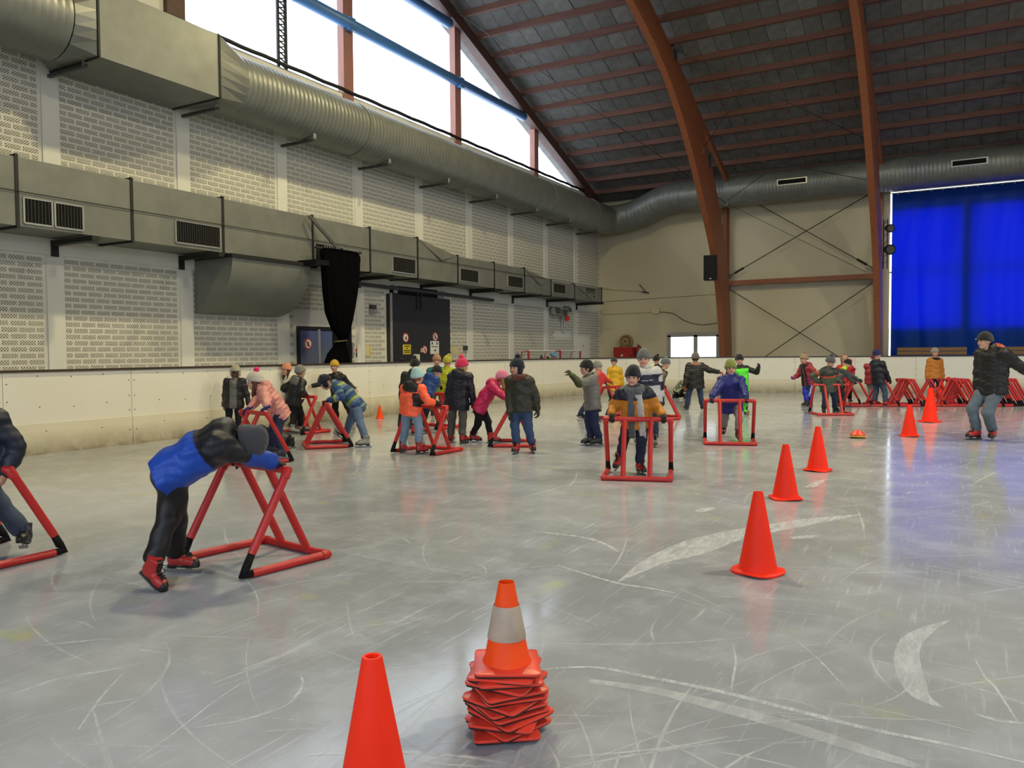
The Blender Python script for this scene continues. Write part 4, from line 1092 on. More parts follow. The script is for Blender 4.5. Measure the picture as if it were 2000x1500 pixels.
frame('E', -8.92, 9.62, (-0.62, -0.70), 'red tube skating aid held by the child in the striped jumper')
frame('F', -7.0, 9.70, (0.09, 1), 'red tube skating aid held by the child in the neon orange jacket')
frame('G', -9.12, 12.85, (0.12, 1), 'red tube skating aid held by the child in the mid blue jacket')
frame('H', -6.31, 11.10, (0.88, 0.44), 'red tube skating aid pushed by the girl in magenta')
gi = ground(1184, 817)
frame('I', gi[0], gi[1] + 0.3, (0.85, -0.1), 'red tube skating aid used by the child in the bright red coat')
frame('J', -3.34, 8.92, (0.30, -0.95), 'red tube skating aid held by the boy in mustard jacket and scarf')
frame('K', -5.75, 16.95, (0.95, 0.25), 'red tube skating aid leaned on by the child in brown with grey hat')
frame('L', -3.24, 12.85, (0.28, -0.96), 'red tube skating aid held by the boy in the green hat')
frame('M', -2.60, 19.62, (0.42, -0.90), 'red tube skating aid held by the boy in the orange-striped green jacket')
hrow = np.array([-0.915, -0.40]); nrow = np.array([-0.40, 0.915]); p0 = ground(1655, 794)[:2]; p1 = ground(2000, 794)[:2]
row = [(1676, 0, 4), (1731, 0.0, -3), (1775, 0.0, 2), (1783, 0.07, 3), (1790, 0.14, 0), (1829, 0.05, -14), (1862, 0.0, 10), (1876, 0.06, 0), (1884, 0.12, 2), (1892, 0.18, 1), (1900, 0.24, 3), (1936, 0.0, -6), (1958, 0.0, -3), (1966, 0.06, 0), (1973, 0.12, 1), (1980, 0.18, -2), (1988, 0.24, 0), (1996, 0.30, 1)]
for k, (px, off, rot) in enumerate(row):
    d = ray(px, 770)
    # where the sight line meets the row's near edge, measured on the ice
    n = nrow; s = (p0.dot(n)) / (d[:2].dot(n)); q = d[:2] * s + n * (0.385 + off)
    a = math.radians(rot); h = (hrow[0] * math.cos(a) - hrow[1] * math.sin(a), hrow[0] * math.sin(a) + hrow[1] * math.cos(a))
    frame('R%d' % k, q[0], q[1], h, {0: 'red tube skating aid of the parked row touched by the orange bow child', 1: 'red tube skating aid of the parked row standing beside the navy jacket boy'}.get(k, 'red tube skating aid parked in the long row by the far boards'), 'parked row of skating aids')

# ------------------------------------------------------------------ cones
def cone_meshes(h, rb, rt, base, mt):
    seg = 28
    body = MB().lathe([(rb * 1.08, 0.012), (rb * 1.02, 0.03), (rb, 0.045), (rt, h - 0.012), (rt * 0.9, h), (rt * 0.62, h), (rt * 0.62, h - 0.05)], (0, 0, 0), seg, False).mesh('cone_body', M[mt])
    body.shade_smooth(); body.set_sharp_from_angle(angle=math.radians(40))
    vs, fs = [], []
    prof = [(1.0, 0.001), (1.02, 0.008), (1.0, 0.016), (0.86, 0.02), (0.80, 0.026), (0.70, 0.022)]
    for j, (q, z) in enumerate(prof):
        for k in range(40):
            th = 2 * math.pi * k / 40
            r = base * (1 + 0.07 * math.cos(4 * th)) * q
            vs.append((r * math.cos(th), r * math.sin(th), z + (0.006 * (1 + math.sin(3 * th + 1)) if j < 3 else 0)))
    for j in range(len(prof) - 1):
        for k in range(40): fs.append((j * 40 + k, j * 40 + (k + 1) % 40, (j + 1) * 40 + (k + 1) % 40, (j + 1) * 40 + k))
    bs = MB().add(vs, fs).mesh('cone_base', M[mt]); bs.shade_smooth()
    return body, bs
CM = {'n': cone_meshes(0.55, 0.125, 0.034, 0.165, 'cone_orange'), 't': cone_meshes(0.71, 0.15, 0.036, 0.21, 'cone_orange'), 's': cone_meshes(0.30, 0.075, 0.022, 0.105, 'cone_traffic')}
def cone(px, py, kind, lab, rot=0.0, tilt=0.0):
    g = ground(px, py) if not isinstance(px, np.ndarray) else px
    t = thing('marker_cone', lab, 'cone', (g[0], g[1], 0), rot)
    link('cone_body', CM[kind][0], t); link('cone_base', CM[kind][1], t)
    return t
cone(1480, 1118, 'n', 'plain orange cone with torn base beside the crescent ice gouge', 0.3)
cone(1534, 974, 'n', 'plain orange cone second in the slalom line, after the one by the gouge', 1.2)
cone(1597, 919, 'n', 'plain orange cone third in the slalom line, nearest the little disc stack', 2.1)
cone(1776, 852, 'n', 'plain orange cone fourth in the slalom line, beyond the disc stack', 0.8)
cone(1816, 824, 't', 'taller plain orange cone at the end of the slalom line', 0.2)
cone(1819, 801, 'n', 'orange cone half hidden right behind the tallest slalom cone', 0.5)
cone(1852, 784, 't', 'orange cone standing among the parked frames, partly hidden by them', 0.5)
cone(1839, 780, 'n', 'smaller orange cone among the parked frames next to the puffer jacket child', 0.4)
cone(742, 817, 's', 'small orange cone alone at the foot of the boards', 0.1)
gtop = at_depth(727, 1292, 2.44)
cone(np.array([gtop[0], gtop[1], 0]), 0, 'n', 'plain orange cone with open top next to the stacked traffic cones', 0.9)
t = thing('marker_post', 'slim red marker post in front of the far boards behind the green hat boy', 'post', tuple(ground(1403, 772)))
MB().lathe([(0.05, 0.0), (0.05, 0.6), (0.045, 0.62)], (0, 0, 0), 12).build('post', M['frame_red'], t, True, 40)
MB().lathe([(0.14, 0.0), (0.13, 0.02), (0.06, 0.03)], (0, 0, 0), 16).build('foot', M['rubber_edge'], t, True, 40)

# stacked traffic cones
gs = ground(991, 1424)
def rounded_square(w, r, n=5):
    out = []
    for cx, cy, a0 in ((1, 1, 0), (-1, 1, 90), (-1, -1, 180), (1, -1, 270)):
        for k in range(n + 1):
            a = math.radians(a0 + 90 * k / n); out.append((cx * (w - r) + r * math.cos(a), cy * (w - r) + r * math.sin(a)))
    return out
sq = rounded_square(0.128, 0.022)
n = len(sq)
def plate_mesh():
    vs, fs = [], []
    lv = [(1.0, 0.000), (1.012, 0.004), (1.0, 0.010), (0.93, 0.0125), (0.72, 0.0155)]
    for q, z in lv:
        for x, y in sq: vs.append((x * q, y * q, z + 0.003 * math.sin(3.0 * math.atan2(y, x) + q)))
    for j in range(len(lv) - 1):
        for k in range(n): fs.append((j * n + k, j * n + (k + 1) % n, (j + 1) * n + (k + 1) % n, (j + 1) * n + k))
    fs.append(tuple((len(lv) - 1) * n + k for k in range(n)))
    return MB().add(vs, fs)
pmsh = plate_mesh().mesh('cone_base', M['cone_base_orange']); pmsh.shade_smooth(); pmsh.set_sharp_from_angle(angle=math.radians(45))
rub = MB().prism([(x * 0.985, y * 0.985, -0.007) for x, y in sq], (0, 0, 0.008))
for sx in (-1, 1):
    for sy in (-1, 1): rub.box((sx * 0.1, sy * 0.1, -0.008), (0.03, 0.03, 0.006))
rmsh = rub.mesh('rubber_foot', M['rubber_edge'])
cb = MB().lathe([(0.098, 0.014), (0.095, 0.022), (0.088, 0.035), (0.031, 0.33)], (0, 0, 0), 36, False).mesh('cone_body', M['cone_traffic']); cb.shade_smooth()
cbs = MB().lathe([(0.090, 0.014), (0.078, 0.035), (0.035, 0.22)], (0, 0, 0), 24, False).mesh('cone_body', M['cone_traffic']); cbs.shade_smooth()
sl_ = MB().lathe([(0.0770, 0.110), (0.0775, 0.112), (0.0528, 0.238), (0.0505, 0.240)], (0, 0, 0), 36, False).mesh('reflective_sleeve', M['reflective_sleeve']); sl_.shade_smooth()
rk = random.Random(4); NST = 13; zz = 0.012
for k in range(NST):
    top = k == NST - 1
    lab = 'orange traffic cone with pale reflective sleeve, topmost of the nested stack' if top else 'orange traffic cone nested in the stack, only its square base showing'
    t = thing('traffic_cone', lab, 'traffic cone', (gs[0] + rk.uniform(-.012, .012), gs[1] + rk.uniform(-.012, .012), zz), (0.55 if top else rk.uniform(0.0, 1.57)), 'nested traffic cones')
    t.rotation_euler = (rk.uniform(-.03, .03) * (0.3 if top else 1), rk.uniform(-.03, .03) * (0.3 if top else 1), t.rotation_euler[2])
    link('cone_base', pmsh, t); link('rubber_foot', rmsh, t); link('cone_body', cb if top else cbs, t)
    if top: link('reflective_sleeve', sl_, t)
    zz += 0.0208
# torn lip on the top cone is modelled as a notch piece
# saucer discs
gd_ = ground(1675, 856)
for k, (r0, r1, h, z, m_, lab) in enumerate(((0.12, 0.10, 0.03, 0.0, 'disc_dark', 'dark brown marker disc at the bottom of the little stack'), (0.125, 0.10, 0.045, 0.032, 'disc_yellow', 'yellow marker disc in the middle of the little stack'), (0.125, 0.045, 0.075, 0.062, 'disc_red', 'red marker disc on top of the little stack'))):
    t = thing('marker_disc', lab, 'disc', (gd_[0], gd_[1], z))
    MB().lathe([(r0, 0.0), (r0, 0.006), (r1, h), (r1 * 0.8, h), (r1 * 0.78, h - 0.008)], (0, 0, 0), 28).build('saucer', M[m_], t, True, 40)
    MB().lathe([(r0 + 0.004, 0.0), (r0 + 0.004, 0.008), (r0 - 0.004, 0.009)], (0, 0, 0), 28, False).build('rim', M[m_], t, True)
# ------------------------------------------------------------------ people: smooth bodies grown round a posed skeleton
f32 = np.float32
def A(*v): return np.array(v, dtype=float)
def unit(v): v = np.asarray(v, float); return v / (np.linalg.norm(v) + 1e-9)
def smin(a, b, k):
    h = np.clip(0.5 + 0.5 * (b - a) / k, 0, 1); return b + (a - b) * h - k * h * (1 - h)
def cone_d(P, a, b, ra, rb, ax=None, k=1.0):
    """rounded tapered limb; ax/k flatten it (k<1 widens along ax)"""
    a = np.asarray(a, f32); b = np.asarray(b, f32); ab = b - a
    L2 = float(ab @ ab) + 1e-9
    t = np.clip(((P - a) @ ab) / L2, 0, 1)
    v = P - a - t[:, None] * ab
    if ax is not None:
        ax = np.asarray(ax, f32); v = v + ((k - 1) * (v @ ax))[:, None] * ax
    return np.sqrt((v * v).sum(1)) - (ra + (rb - ra) * t)
def ell_d(P, c, R, r):
    q = ((P - np.asarray(c, f32)) @ np.asarray(R, f32).T); r = np.asarray(r, f32)
    k0 = np.sqrt(((q / r) ** 2).sum(1)); k1 = np.sqrt(((q / (r * r)) ** 2).sum(1)) + 1e-9
    return k0 * (k0 - 1) / k1
def surface(fn, lo, hi, h):
    lo = np.asarray(lo, float) - 2 * h; hi = np.asarray(hi, float) + 2 * h
    n = np.maximum(np.ceil((hi - lo) / h).astype(int) + 1, 4)
    ax = [lo[i] + h * np.arange(n[i]) for i in range(3)]
    G = np.stack(np.meshgrid(*ax, indexing='ij'), -1).reshape(-1, 3).astype(f32)
    V = fn(G).reshape(n).astype(f32)
    S = V < 0
    nc = n - 1
    acc = np.zeros((*nc, 3), f32); cnt = np.zeros(nc, f32)
    idx = [np.arange(c) for c in nc]
    for axis in range(3):
        o1, o2 = [i for i in range(3) if i != axis]
        sl0 = [slice(0, n[i]) for i in range(3)]; sl1 = list(sl0)
        sl0[axis] = slice(0, n[axis] - 1); sl1[axis] = slice(1, n[axis])
        v0, v1 = V[tuple(sl0)], V[tuple(sl1)]
        cr = (v0 < 0) != (v1 < 0)
        t = np.where(cr, v0 / np.where(v0 - v1 == 0, 1, v0 - v1), 0)
        for d1 in (0, 1):
            for d2 in (0, 1):
                sl = [slice(0, nc[i]) for i in range(3)]
                sl[o1] = slice(d1, d1 + nc[o1]); sl[o2] = slice(d2, d2 + nc[o2])
                c_, t_ = cr[tuple(sl)], t[tuple(sl)]
                cnt += c_
                acc[..., axis] += np.where(c_, t_, 0)
                acc[..., o1] += np.where(c_, d1, 0); acc[..., o2] += np.where(c_, d2, 0)
    act = cnt > 0
    ids = -np.ones(nc, int); ids[act] = np.arange(int(act.sum()))
    ci_ = np.argwhere(act)
    verts = lo + h * (ci_ + acc[act] / cnt[act][:, None])
    faces = []
    for axis in range(3):
        o1, o2 = (axis + 1) % 3, (axis + 2) % 3
        sl0 = [slice(0, n[i]) for i in range(3)]; sl1 = list(sl0)
        sl0[axis] = slice(0, n[axis] - 1); sl1[axis] = slice(1, n[axis])
        cr = S[tuple(sl0)] != S[tuple(sl1)]
        e = np.argwhere(cr)
        e = e[(e[:, o1] > 0) & (e[:, o2] > 0) & (e[:, o1] < nc[o1]) & (e[:, o2] < nc[o2])]
        if not len(e): continue
        ins = S[tuple(e.T)]
        def cell(d1, d2):
            q = e.copy(); q[:, o1] -= d1; q[:, o2] -= d2; return ids[tuple(q.T)]
        q = np.stack([cell(1, 1), cell(0, 1), cell(0, 0), cell(1, 0)], 1)
        q[~ins] = q[~ins][:, ::-1]
        faces.append(q)
    faces = np.concatenate(faces) if faces else np.zeros((0, 4), int)
    faces = faces[(faces >= 0).all(1)]
    return verts, faces
def np_mesh(name, verts, faces, cols, mt):
    me = bpy.data.meshes.new(name)
    me.vertices.add(len(verts)); me.vertices.foreach_set('co', np.asarray(verts, f32).ravel())
    fl = [np.asarray(f) for f in faces]
    me.loops.add(len(fl) * 4); me.loops.foreach_set('vertex_index', np.asarray(faces, np.int32).ravel())
    me.polygons.add(len(fl)); me.polygons.foreach_set('loop_start', np.arange(0, len(fl) * 4, 4, dtype=np.int32))
    me.update(calc_edges=True); me.validate()
    at = me.color_attributes.new('col', 'FLOAT_COLOR', 'POINT')
    c4 = np.ones((len(me.vertices), 4), f32); c4[:, :3] = np.asarray(cols, f32)[:len(me.vertices)]
    at.data.foreach_set('color', c4.ravel())
    me.materials.append(M[mt]); me.shade_smooth()
    return me
def frame_of(fwd, up):
    up = unit(up); f = np.asarray(fwd, float); f = unit(f - up * (f @ up)); r = np.cross(f, up)
    return np.array([r, f, up])                    # rows: right, forward, up
def ik(a, c, l1, l2, pole):
    d = c - a; L = np.linalg.norm(d)
    if L >= (l1 + l2) * 0.999: return a + d * l1 / (l1 + l2)
    x = (l1 * l1 - l2 * l2 + L * L) / (2 * L); h2 = max(l1 * l1 - x * x, 0)
    dn = d / L; p = pole - dn * (pole @ dn); p = unit(p)
    return a + dn * x + p * math.sqrt(h2)

# ---- skates: boot, blade and laces; one mesh per kind, shared
def skate_meshes(kind):
    main, dark, toe = {'red': ((176, 40, 38), (26, 22, 22), (24, 20, 20)), 'grey': ((128, 128, 118), (30, 30, 30), (70, 70, 66)), 'black': ((30, 29, 31), (16, 16, 16), (26, 26, 26)), 'darkred': ((92, 30, 30), (22, 20, 20), (22, 20, 20)), 'navy': ((40, 44, 62), (20, 20, 24), (34, 36, 48)), 'neon': ((90, 220, 60), (20, 20, 20), (120, 84, 60))}[kind]
    def fn(P):
        d = cone_d(P, A(0, -0.035, 0.11), A(0, -0.045, 0.27), 0.052, 0.060, A(1, 0, 0), 1.12)
        d = smin(d, cone_d(P, A(0, -0.055, 0.105), A(0, 0.10, 0.092), 0.046, 0.043, A(1, 0, 0), 1.0), 0.035)
        d = smin(d, cone_d(P, A(0, 0.08, 0.088), A(0, 0.135, 0.083), 0.042, 0.033, A(1, 0, 0), 0.9), 0.02)
        d = smin(d, cone_d(P, A(0, 0.012, 0.15), A(0, 0.005, 0.225), 0.026, 0.026, A(1, 0, 0), 0.7), 0.02)
        d = np.maximum(d, 0.062 - P[:, 2])
        d = np.maximum(d, P[:, 2] - 0.225)
        d = np.minimum(d, np.maximum(cone_d(P, A(0, -0.06, 0.06), A(0, 0.135, 0.064), 0.042, 0.038, A(1, 0, 0), 0.95), np.abs(P[:, 2] - 0.060) - 0.012))
        heel = np.maximum(np.abs(P[:, 0]) - 0.03, np.maximum(np.abs(P[:, 1] + 0.065) - 0.032, np.abs(P[:, 2] - 0.052) - 0.016))
        return np.minimum(d, heel)
    v, f = surface(fn, A(-0.09, -0.13, 0.03), A(0.09, 0.2, 0.31), 0.0085)
    c = np.tile(lin(main), (len(v), 1))
    c[(v[:, 2] < 0.074)] = lin(dark)
    c[(v[:, 1] > 0.135)] = lin(toe)
    c[(v[:, 1] > -0.005) & (np.abs(v[:, 0]) < 0.020) & (v[:, 2] > 0.115) & (v[:, 1] < 0.12)] = lin(dark)
    c[(v[:, 1] < -0.095) & (np.abs(v[:, 0]) < 0.014)] = lin(dark)
    if kind == 'grey':
        c[(np.abs(v[:, 0]) > 0.028) & (np.sin(v[:, 1] * 260) > 0.2) & (v[:, 2] < 0.17) & (v[:, 2] > 0.08)] = lin((176, 174, 160))
    boot = np_mesh('skate', v, f, c, 'leather')
    bl = MB().box((0, 0.02, 0.0135), (0.005, 0.31, 0.027))
    bl.add([(-0.0025, 0.175, 0.0), (0.0025, 0.175, 0.0), (0.0025, 0.195, 0.03), (-0.0025, 0.195, 0.03), (-0.0025, 0.175, 0.03), (0.0025, 0.175, 0.03)], [(0, 1, 2, 3), (0, 3, 4), (1, 5, 2), (3, 2, 5, 4)])
    for y in (-0.062, 0.075):
        bl.box((0, y, 0.04), (0.007, 0.06, 0.03)); bl.box((0, y, 0.054), (0.045, 0.075, 0.004))
    blade = bl.mesh('blade', M['steel_blade'])
    lc = MB()
    for k in range(7):
        t = k / 6; y = 0.105 - 0.085 * min(1, t * 1.5); z = 0.130 + 0.022 * min(1, t * 1.5) + 0.06 * max(0, t - 0.35); w = 0.022
        if t > 0.4: y = 0.036 - 0.004 * t
        lc.tube((-w, y, z), (w, y + 0.004, z + 0.012), 0.0035, n=5); lc.tube((w, y, z), (-w, y + 0.004, z + 0.012), 0.0035, n=5)
    for s in (-1, 1):
        lc.sweep([(0, 0.04, 0.20), (s * 0.03, 0.062, 0.218), (s * 0.05, 0.072, 0.206), (s * 0.02, 0.055, 0.195)], 0.003, 5)
        lc.sweep([(0, 0.04, 0.20), (s * 0.02, 0.065, 0.18), (s * 0.028, 0.07, 0.15)], 0.003, 5)
    laces = lc.mesh('laces', M['shoelace'])
    return boot, blade, laces
SK = {k: skate_meshes(k) for k in ('red', 'grey', 'black', 'darkred', 'navy', 'neon')}
def add_skate(root, kind, pos, fwd, up, s):
    Rm = frame_of(fwd, up)
    T = Matrix(((*Rm[:, 0],), (*Rm[:, 1],), (*Rm[:, 2],))).to_4x4()   # columns right/forward/up
    T = Matrix([[Rm[0][i], Rm[1][i], Rm[2][i]] for i in range(3)]).to_4x4()
    o = link('skate', SK[kind][0], root)
    o.matrix_local = Matrix.Translation(Vector(pos) - root.location) @ T @ Matrix.Scale(s, 4)
    link('blade', SK[kind][1], o); link('laces', SK[kind][2], o)
    return o

# ---- hands
def hand_fn(w, d, n, th_side, s, curl):
    """w wrist, d pointing direction, n palm normal (away from the back of the hand), th_side direction of the thumb"""
    d = unit(d); th = unit(th_side - d * (th_side @ d)); n = unit(np.cross(d, th) * np.sign(np.cross(d, th) @ n + 1e-6))
    segs = []
    palm_end = w + d * 0.058 * s
    for i, (off, ln) in enumerate(((0.024, 0.9), (0.008, 1.0), (-0.008, 0.94), (-0.023, 0.74))):
        p = palm_end + th * off * s; a = curl * 0.55; r = 0.0082 * s
        for j, l in enumerate((0.030, 0.022, 0.017)):
            dd = d * math.cos(a) + n * math.sin(a); q = p + dd * l * ln * s
            segs.append((p, q, r, r * 0.9)); p, r = q, r * 0.9; a += curl * 0.75
    p = w + d * 0.02 * s + th * 0.024 * s; dd = unit(th * 0.75 + d * 0.65 + n * (0.25 + 0.3 * curl))
    q = p + dd * 0.028 * s; segs.append((p, q, 0.0105 * s, 0.0095 * s))
    dd = unit(th * 0.25 + d * 0.8 + n * (0.2 + 0.5 * curl)); segs.append((q, q + dd * 0.026 * s, 0.0095 * s, 0.008 * s))
    def fn(P):
        D = cone_d(P, w - d * 0.02 * s, w + d * 0.012 * s, 0.022 * s, 0.020 * s, th, 0.85)
        D = smin(D, cone_d(P, w + d * 0.012 * s, palm_end, 0.0165 * s, 0.0155 * s, th, 0.50), 0.012 * s)
        for a, b, ra, rb in segs: D = smin(D, cone_d(P, a, b, ra, rb), 0.004 * s)
        return D
    pts = np.array([w - d * 0.03 * s, palm_end] + [q for sg in segs for q in sg[:2]])
    return fn, pts.min(0) - 0.03 * s, pts.max(0) + 0.03 * s

def wave3(P, ph, sc):
    return (np.sin(P[:, 0] * sc + ph) * np.sin(P[:, 1] * sc * 1.13 + 1.7 * ph) + np.sin(P[:, 2] * sc * 1.31 + 2.3 * ph + 1.5 * np.sin(P[:, 0] * sc * 0.6)))

SKIN = (206, 160, 134)
NP = [0]
def person(label, S, feet, pelvis, neck, head, face, hands, jacket, trousers, hat=None, hair=None, skate='red', gloves=None, skin=SKIN, hface=None, hpitch=0.0,
           fat=1.0, nd=0.0, hd=0.0, pd=0.0, hood=None, coat=0.0, scarf=None, puffer=False, jmat='nylon', tmat='denim', collar=True, h=None, adult=False, curl=(0.9, 0.9), knee=None, loose=1.0, extra=None, hoodup=None, elbow=None, bend=False):
    """feet: [(px, py, lift, yaw, toe_pitch)]  px,py = where the blade meets the ice (or is above, when lifted)
       hands: [(px, py, depth offset) or a 3-D point], left of the picture is not assumed: first = his right hand"""
    NP[0] += 1
    ph = NP[0] * 1.37
    seed = random.Random(NP[0])
    ft = []
    for q in feet:
        g = ground(q[0], q[1]); ft.append((g, q[2] if len(q) > 2 else 0.0, q[3] if len(q) > 3 and q[3] is not None else face, q[4] if len(q) > 4 else 0.0))
    dep = float(np.mean([g.dot(FWD) for g, *_ in ft])) + pd
    mpp = dep / F_PX
    if h is None: h = min(0.017, max(0.0085, 1.35 * mpp))
    P0 = at_depth(pelvis[0], pelvis[1], dep)
    N0 = at_depth(neck[0], neck[1], dep + nd)
    H0 = at_depth(head[0], head[1], dep + nd + hd)
    F = facing(face); F[2] = 0; F = unit(F)
    sp_ = N0 - P0; upright = sp_[2] / np.linalg.norm(sp_) > 0.86 and not bend
    lift_ = 0.0
    if upright:
        N0 = N0 + (H0 - N0) * 0.15; lift_ = 0.065 * S; P0 = P0 + unit(N0 - P0) * lift_
    side = unit(np.cross(F, A(0, 0, 1)))             # his right
    spine = N0 - P0; sl = np.linalg.norm(spine); su = spine / sl
    fr = unit(np.cross(su, side)) * -1 if (np.cross(su, side) @ F) < 0 else unit(np.cross(su, side))   # chest direction
    hw, sw = 0.058 * S, (0.112 if adult else 0.108) * S
    hipR, hipL = P0 + side * hw, P0 - side * hw
    shR, shL = N0 + side * sw - su * 0.035 * S, N0 - side * sw - su * 0.035 * S
    ks = (1.05 if adult else 0.82 + 0.0 * S) * (S / (1.75 if adult else 1.30)) ** 0.6
    root = thing('person', label, 'person', (float(P0[0]), float(P0[1]), 0.0), 0.0, 'skaters on the ice')
    # order feet: right first
    ankles, knees = [], []
    th_l, sh_l = 0.245 * S, 0.225 * S
    for i, (g, lift, yaw, tp) in enumerate(ft):
        fw = facing(yaw); fw[2] = 0; fw = unit(fw)
        rr = np.cross(fw, A(0, 0, 1)); a = math.radians(tp)
        up = A(0, 0, 1) * math.cos(a) + fw * math.sin(a); fwd = fw * math.cos(a) - A(0, 0, 1) * math.sin(a)
        base = g + A(0, 0, lift)
        add_skate(root, skate, base, fwd, up, ks)
        ankles.append(base + up * 0.125 * ks - fwd * 0.045 * ks)
    for i, (hp, an) in enumerate(zip((hipR, hipL), ankles)):
        pole = F * 1.0 + A(0, 0, 0.15) + (side if i == 0 else -side) * 0.15
        L = np.linalg.norm(an - hp); sc = L / (th_l + sh_l) * (1.002 if L > th_l + sh_l else 1.012); sc = min(max(sc, 1.0 if bend else 0.86), 1.3)
        knees.append(ik(hp, an, th_l * sc, sh_l * sc, pole))
    ua, fa = 0.170 * S, 0.150 * S
    wrists, elbows = [], []
    for i, (sh, hd_) in enumerate(zip((shR, shL), hands)):
        if hd_ is None: w = sh + (-A(0, 0, 1) * 0.93 + F * 0.25 + (side if i == 0 else -side) * 0.15) * (ua + fa) * 0.98
        elif isinstance(hd_, np.ndarray): w = hd_ + A(0, 0, 0.050) - F * 0.055
        else: w = at_depth(hd_[0], hd_[1], dep + hd_[2])
        d = w - sh; L = np.linalg.norm(d)
        if L > (ua + fa) * 1.12: w = sh + d / L * (ua + fa) * 1.12
        pole = -F * 0.5 - A(0, 0, 0.8) + (side if i == 0 else -side) * 0.55
        if elbow is not None: pole = pole + elbow
        L = np.linalg.norm(w - sh); sc = max(1.0, L / (ua + fa) * 1.002)
        wrists.append(w); elbows.append(ik(sh, w, ua * sc, fa * sc, pole))
    off = A(P0[0], P0[1], 0)
    # ---------------- trousers
    lt = loose
    def tr(P):
        d = cone_d(P, P0 + su * 0.05 * S, P0 - su * 0.03 * S, 0.082 * S, 0.080 * S, side, 0.74)
        for hp, kn, an in zip((hipR, hipL), knees, ankles):
            d = smin(d, cone_d(P, hp, kn, 0.070 * S * lt, 0.049 * S * lt), 0.03)
            lo = an + unit(kn - an) * 0.075 * ks
            d = smin(d, cone_d(P, kn, lo, 0.048 * S * lt, 0.044 * S * lt), 0.02)
        return d + 0.0035 * wave3(P, ph, 34)
    pts = np.array([hipR, hipL, *knees, *ankles, P0 + su * 0.08 * S])
    v, f = surface(tr, pts.min(0) - 0.09 * S, pts.max(0) + 0.09 * S, h)
    tc = trousers if not callable(trousers) else None
    cols = np.tile(lin(tc), (len(v), 1)) if tc else trousers(v, dict(P0=P0, knees=knees, side=side, F=F))
    if tc and tmat == 'denim' and sum(tc) > 150:
        mid = np.minimum(np.abs(np.linalg.norm(v - knees[0], axis=1)), np.abs(np.linalg.norm(v - knees[1], axis=1)))
        cols = cols * (1 + 0.18 * np.exp(-(mid / 0.12) ** 2))[:, None]
    o = link('trousers', np_mesh('trousers', v - off, f, cols, tmat), root)
    # ---------------- jacket
    ft_ = fat
    hem = P0 - su * (((0.0 if upright else 0.045) + coat) * S + lift_)
    mid = (P0 + N0) / 2 - fr * 0.012 * S
    ch = N0 - su * 0.07 * S
    legm = (knees[0] + knees[1]) / 2
    def torso(P):
        d = cone_d(P, hem, mid, (0.094 + 0.3 * coat) * S * ft_, 0.088 * S * ft_, side, 0.70)
        d = smin(d, cone_d(P, mid, ch, 0.088 * S * ft_, 0.086 * S * ft_, side, 0.68), 0.03)
        d = np.maximum(d, (P - hem.astype(f32)) @ (-su).astype(f32) - 0.02 * S)
        return smin(d, cone_d(P, shR, shL, 0.058 * S * ft_, 0.058 * S * ft_), 0.03)
    def arms(P):
        d = None
        for s_, e_, w_ in zip((shR, shL), elbows, wrists):
            cuff = w_ + (e_ - w_) * 0.13
            q = smin(cone_d(P, s_, e_, 0.056 * S * ft_, 0.045 * S * ft_), cone_d(P, e_, cuff, 0.045 * S * ft_, 0.036 * S * ft_), 0.02)
            d = q if d is None else np.minimum(d, q)
        return d
    hdir = unit(H0 - N0)
    def jk(P):
        d = smin(torso(P), arms(P), 0.022)
        if collar: d = smin(d, cone_d(P, N0 - su * 0.03 * S, N0 + hdir * 0.018 * S, 0.060 * S, 0.052 * S), 0.02)
        if hood: d = smin(d, ell_d(P, N0 - fr * 0.055 * S - su * 0.01 * S, np.array([side, fr, su]), A(0.098, 0.056, 0.072) * S), 0.025)
        d = d + 0.0045 * wave3(P, ph + 1, 30) + 0.002 * wave3(P, ph, 70)
        if puffer:
            u = (P - P0.astype(f32)) @ su.astype(f32); d = d - 0.010 * np.abs(np.sin(u * math.pi / 0.062)) + 0.004
        return d
    pts = np.array([shR, shL, *elbows, *wrists, hem, N0])
    v, f = surface(jk, pts.min(0) - 0.11 * S * ft_, pts.max(0) + 0.10 * S * ft_, h)
    if callable(jacket):
        vf = v.astype(f32)
        td, ad = torso(vf), arms(vf)
        arm = ad < td - 0.004
        at_ = np.zeros(len(v))
        for s_, e_, w_ in zip((shR, shL), elbows, wrists):
            d1, d2 = cone_d(vf, s_, e_, 0, 0), cone_d(vf, e_, w_, 0, 0)
            m1 = (d1 < d2)
            t1 = np.clip(((v - s_) @ (e_ - s_)) / ((e_ - s_) @ (e_ - s_)), 0, 1); t2 = np.clip(((v - e_) @ (w_ - e_)) / ((w_ - e_) @ (w_ - e_)), 0, 1)
            near = np.minimum(d1, d2) < 0.09 * S
            at_ = np.where(near, np.where(m1, t1 * 0.53, 0.53 + 0.47 * t2), at_)
        I = dict(u=((v - P0) @ su) / sl, s=(v - P0) @ side / S, f=(v - (P0 + N0) / 2) @ fr / S, arm=arm, at=at_, z=v[:, 2], v=v)
        cols = jacket(I)
    else: cols = np.tile(lin(jacket), (len(v), 1))
    if hood:
        q = ell_d(v.astype(f32), N0 - fr * 0.055 * S - su * 0.01 * S, np.array([side, fr, su]), A(0.098, 0.056, 0.072) * S * 1.10)
        if isinstance(hood, tuple): cols[q < 0.004] = lin(hood)
    o = link('jacket', np_mesh('jacket', v - off, f, cols, jmat), root)
    # ---------------- head with a face, joined to the neck, trunk and limbs as one body
    hf = facing(face if hface is None else hface); hf[2] = 0; hf = unit(hf)
    hs = np.cross(hf, A(0, 0, 1)); a = math.radians(hpitch)
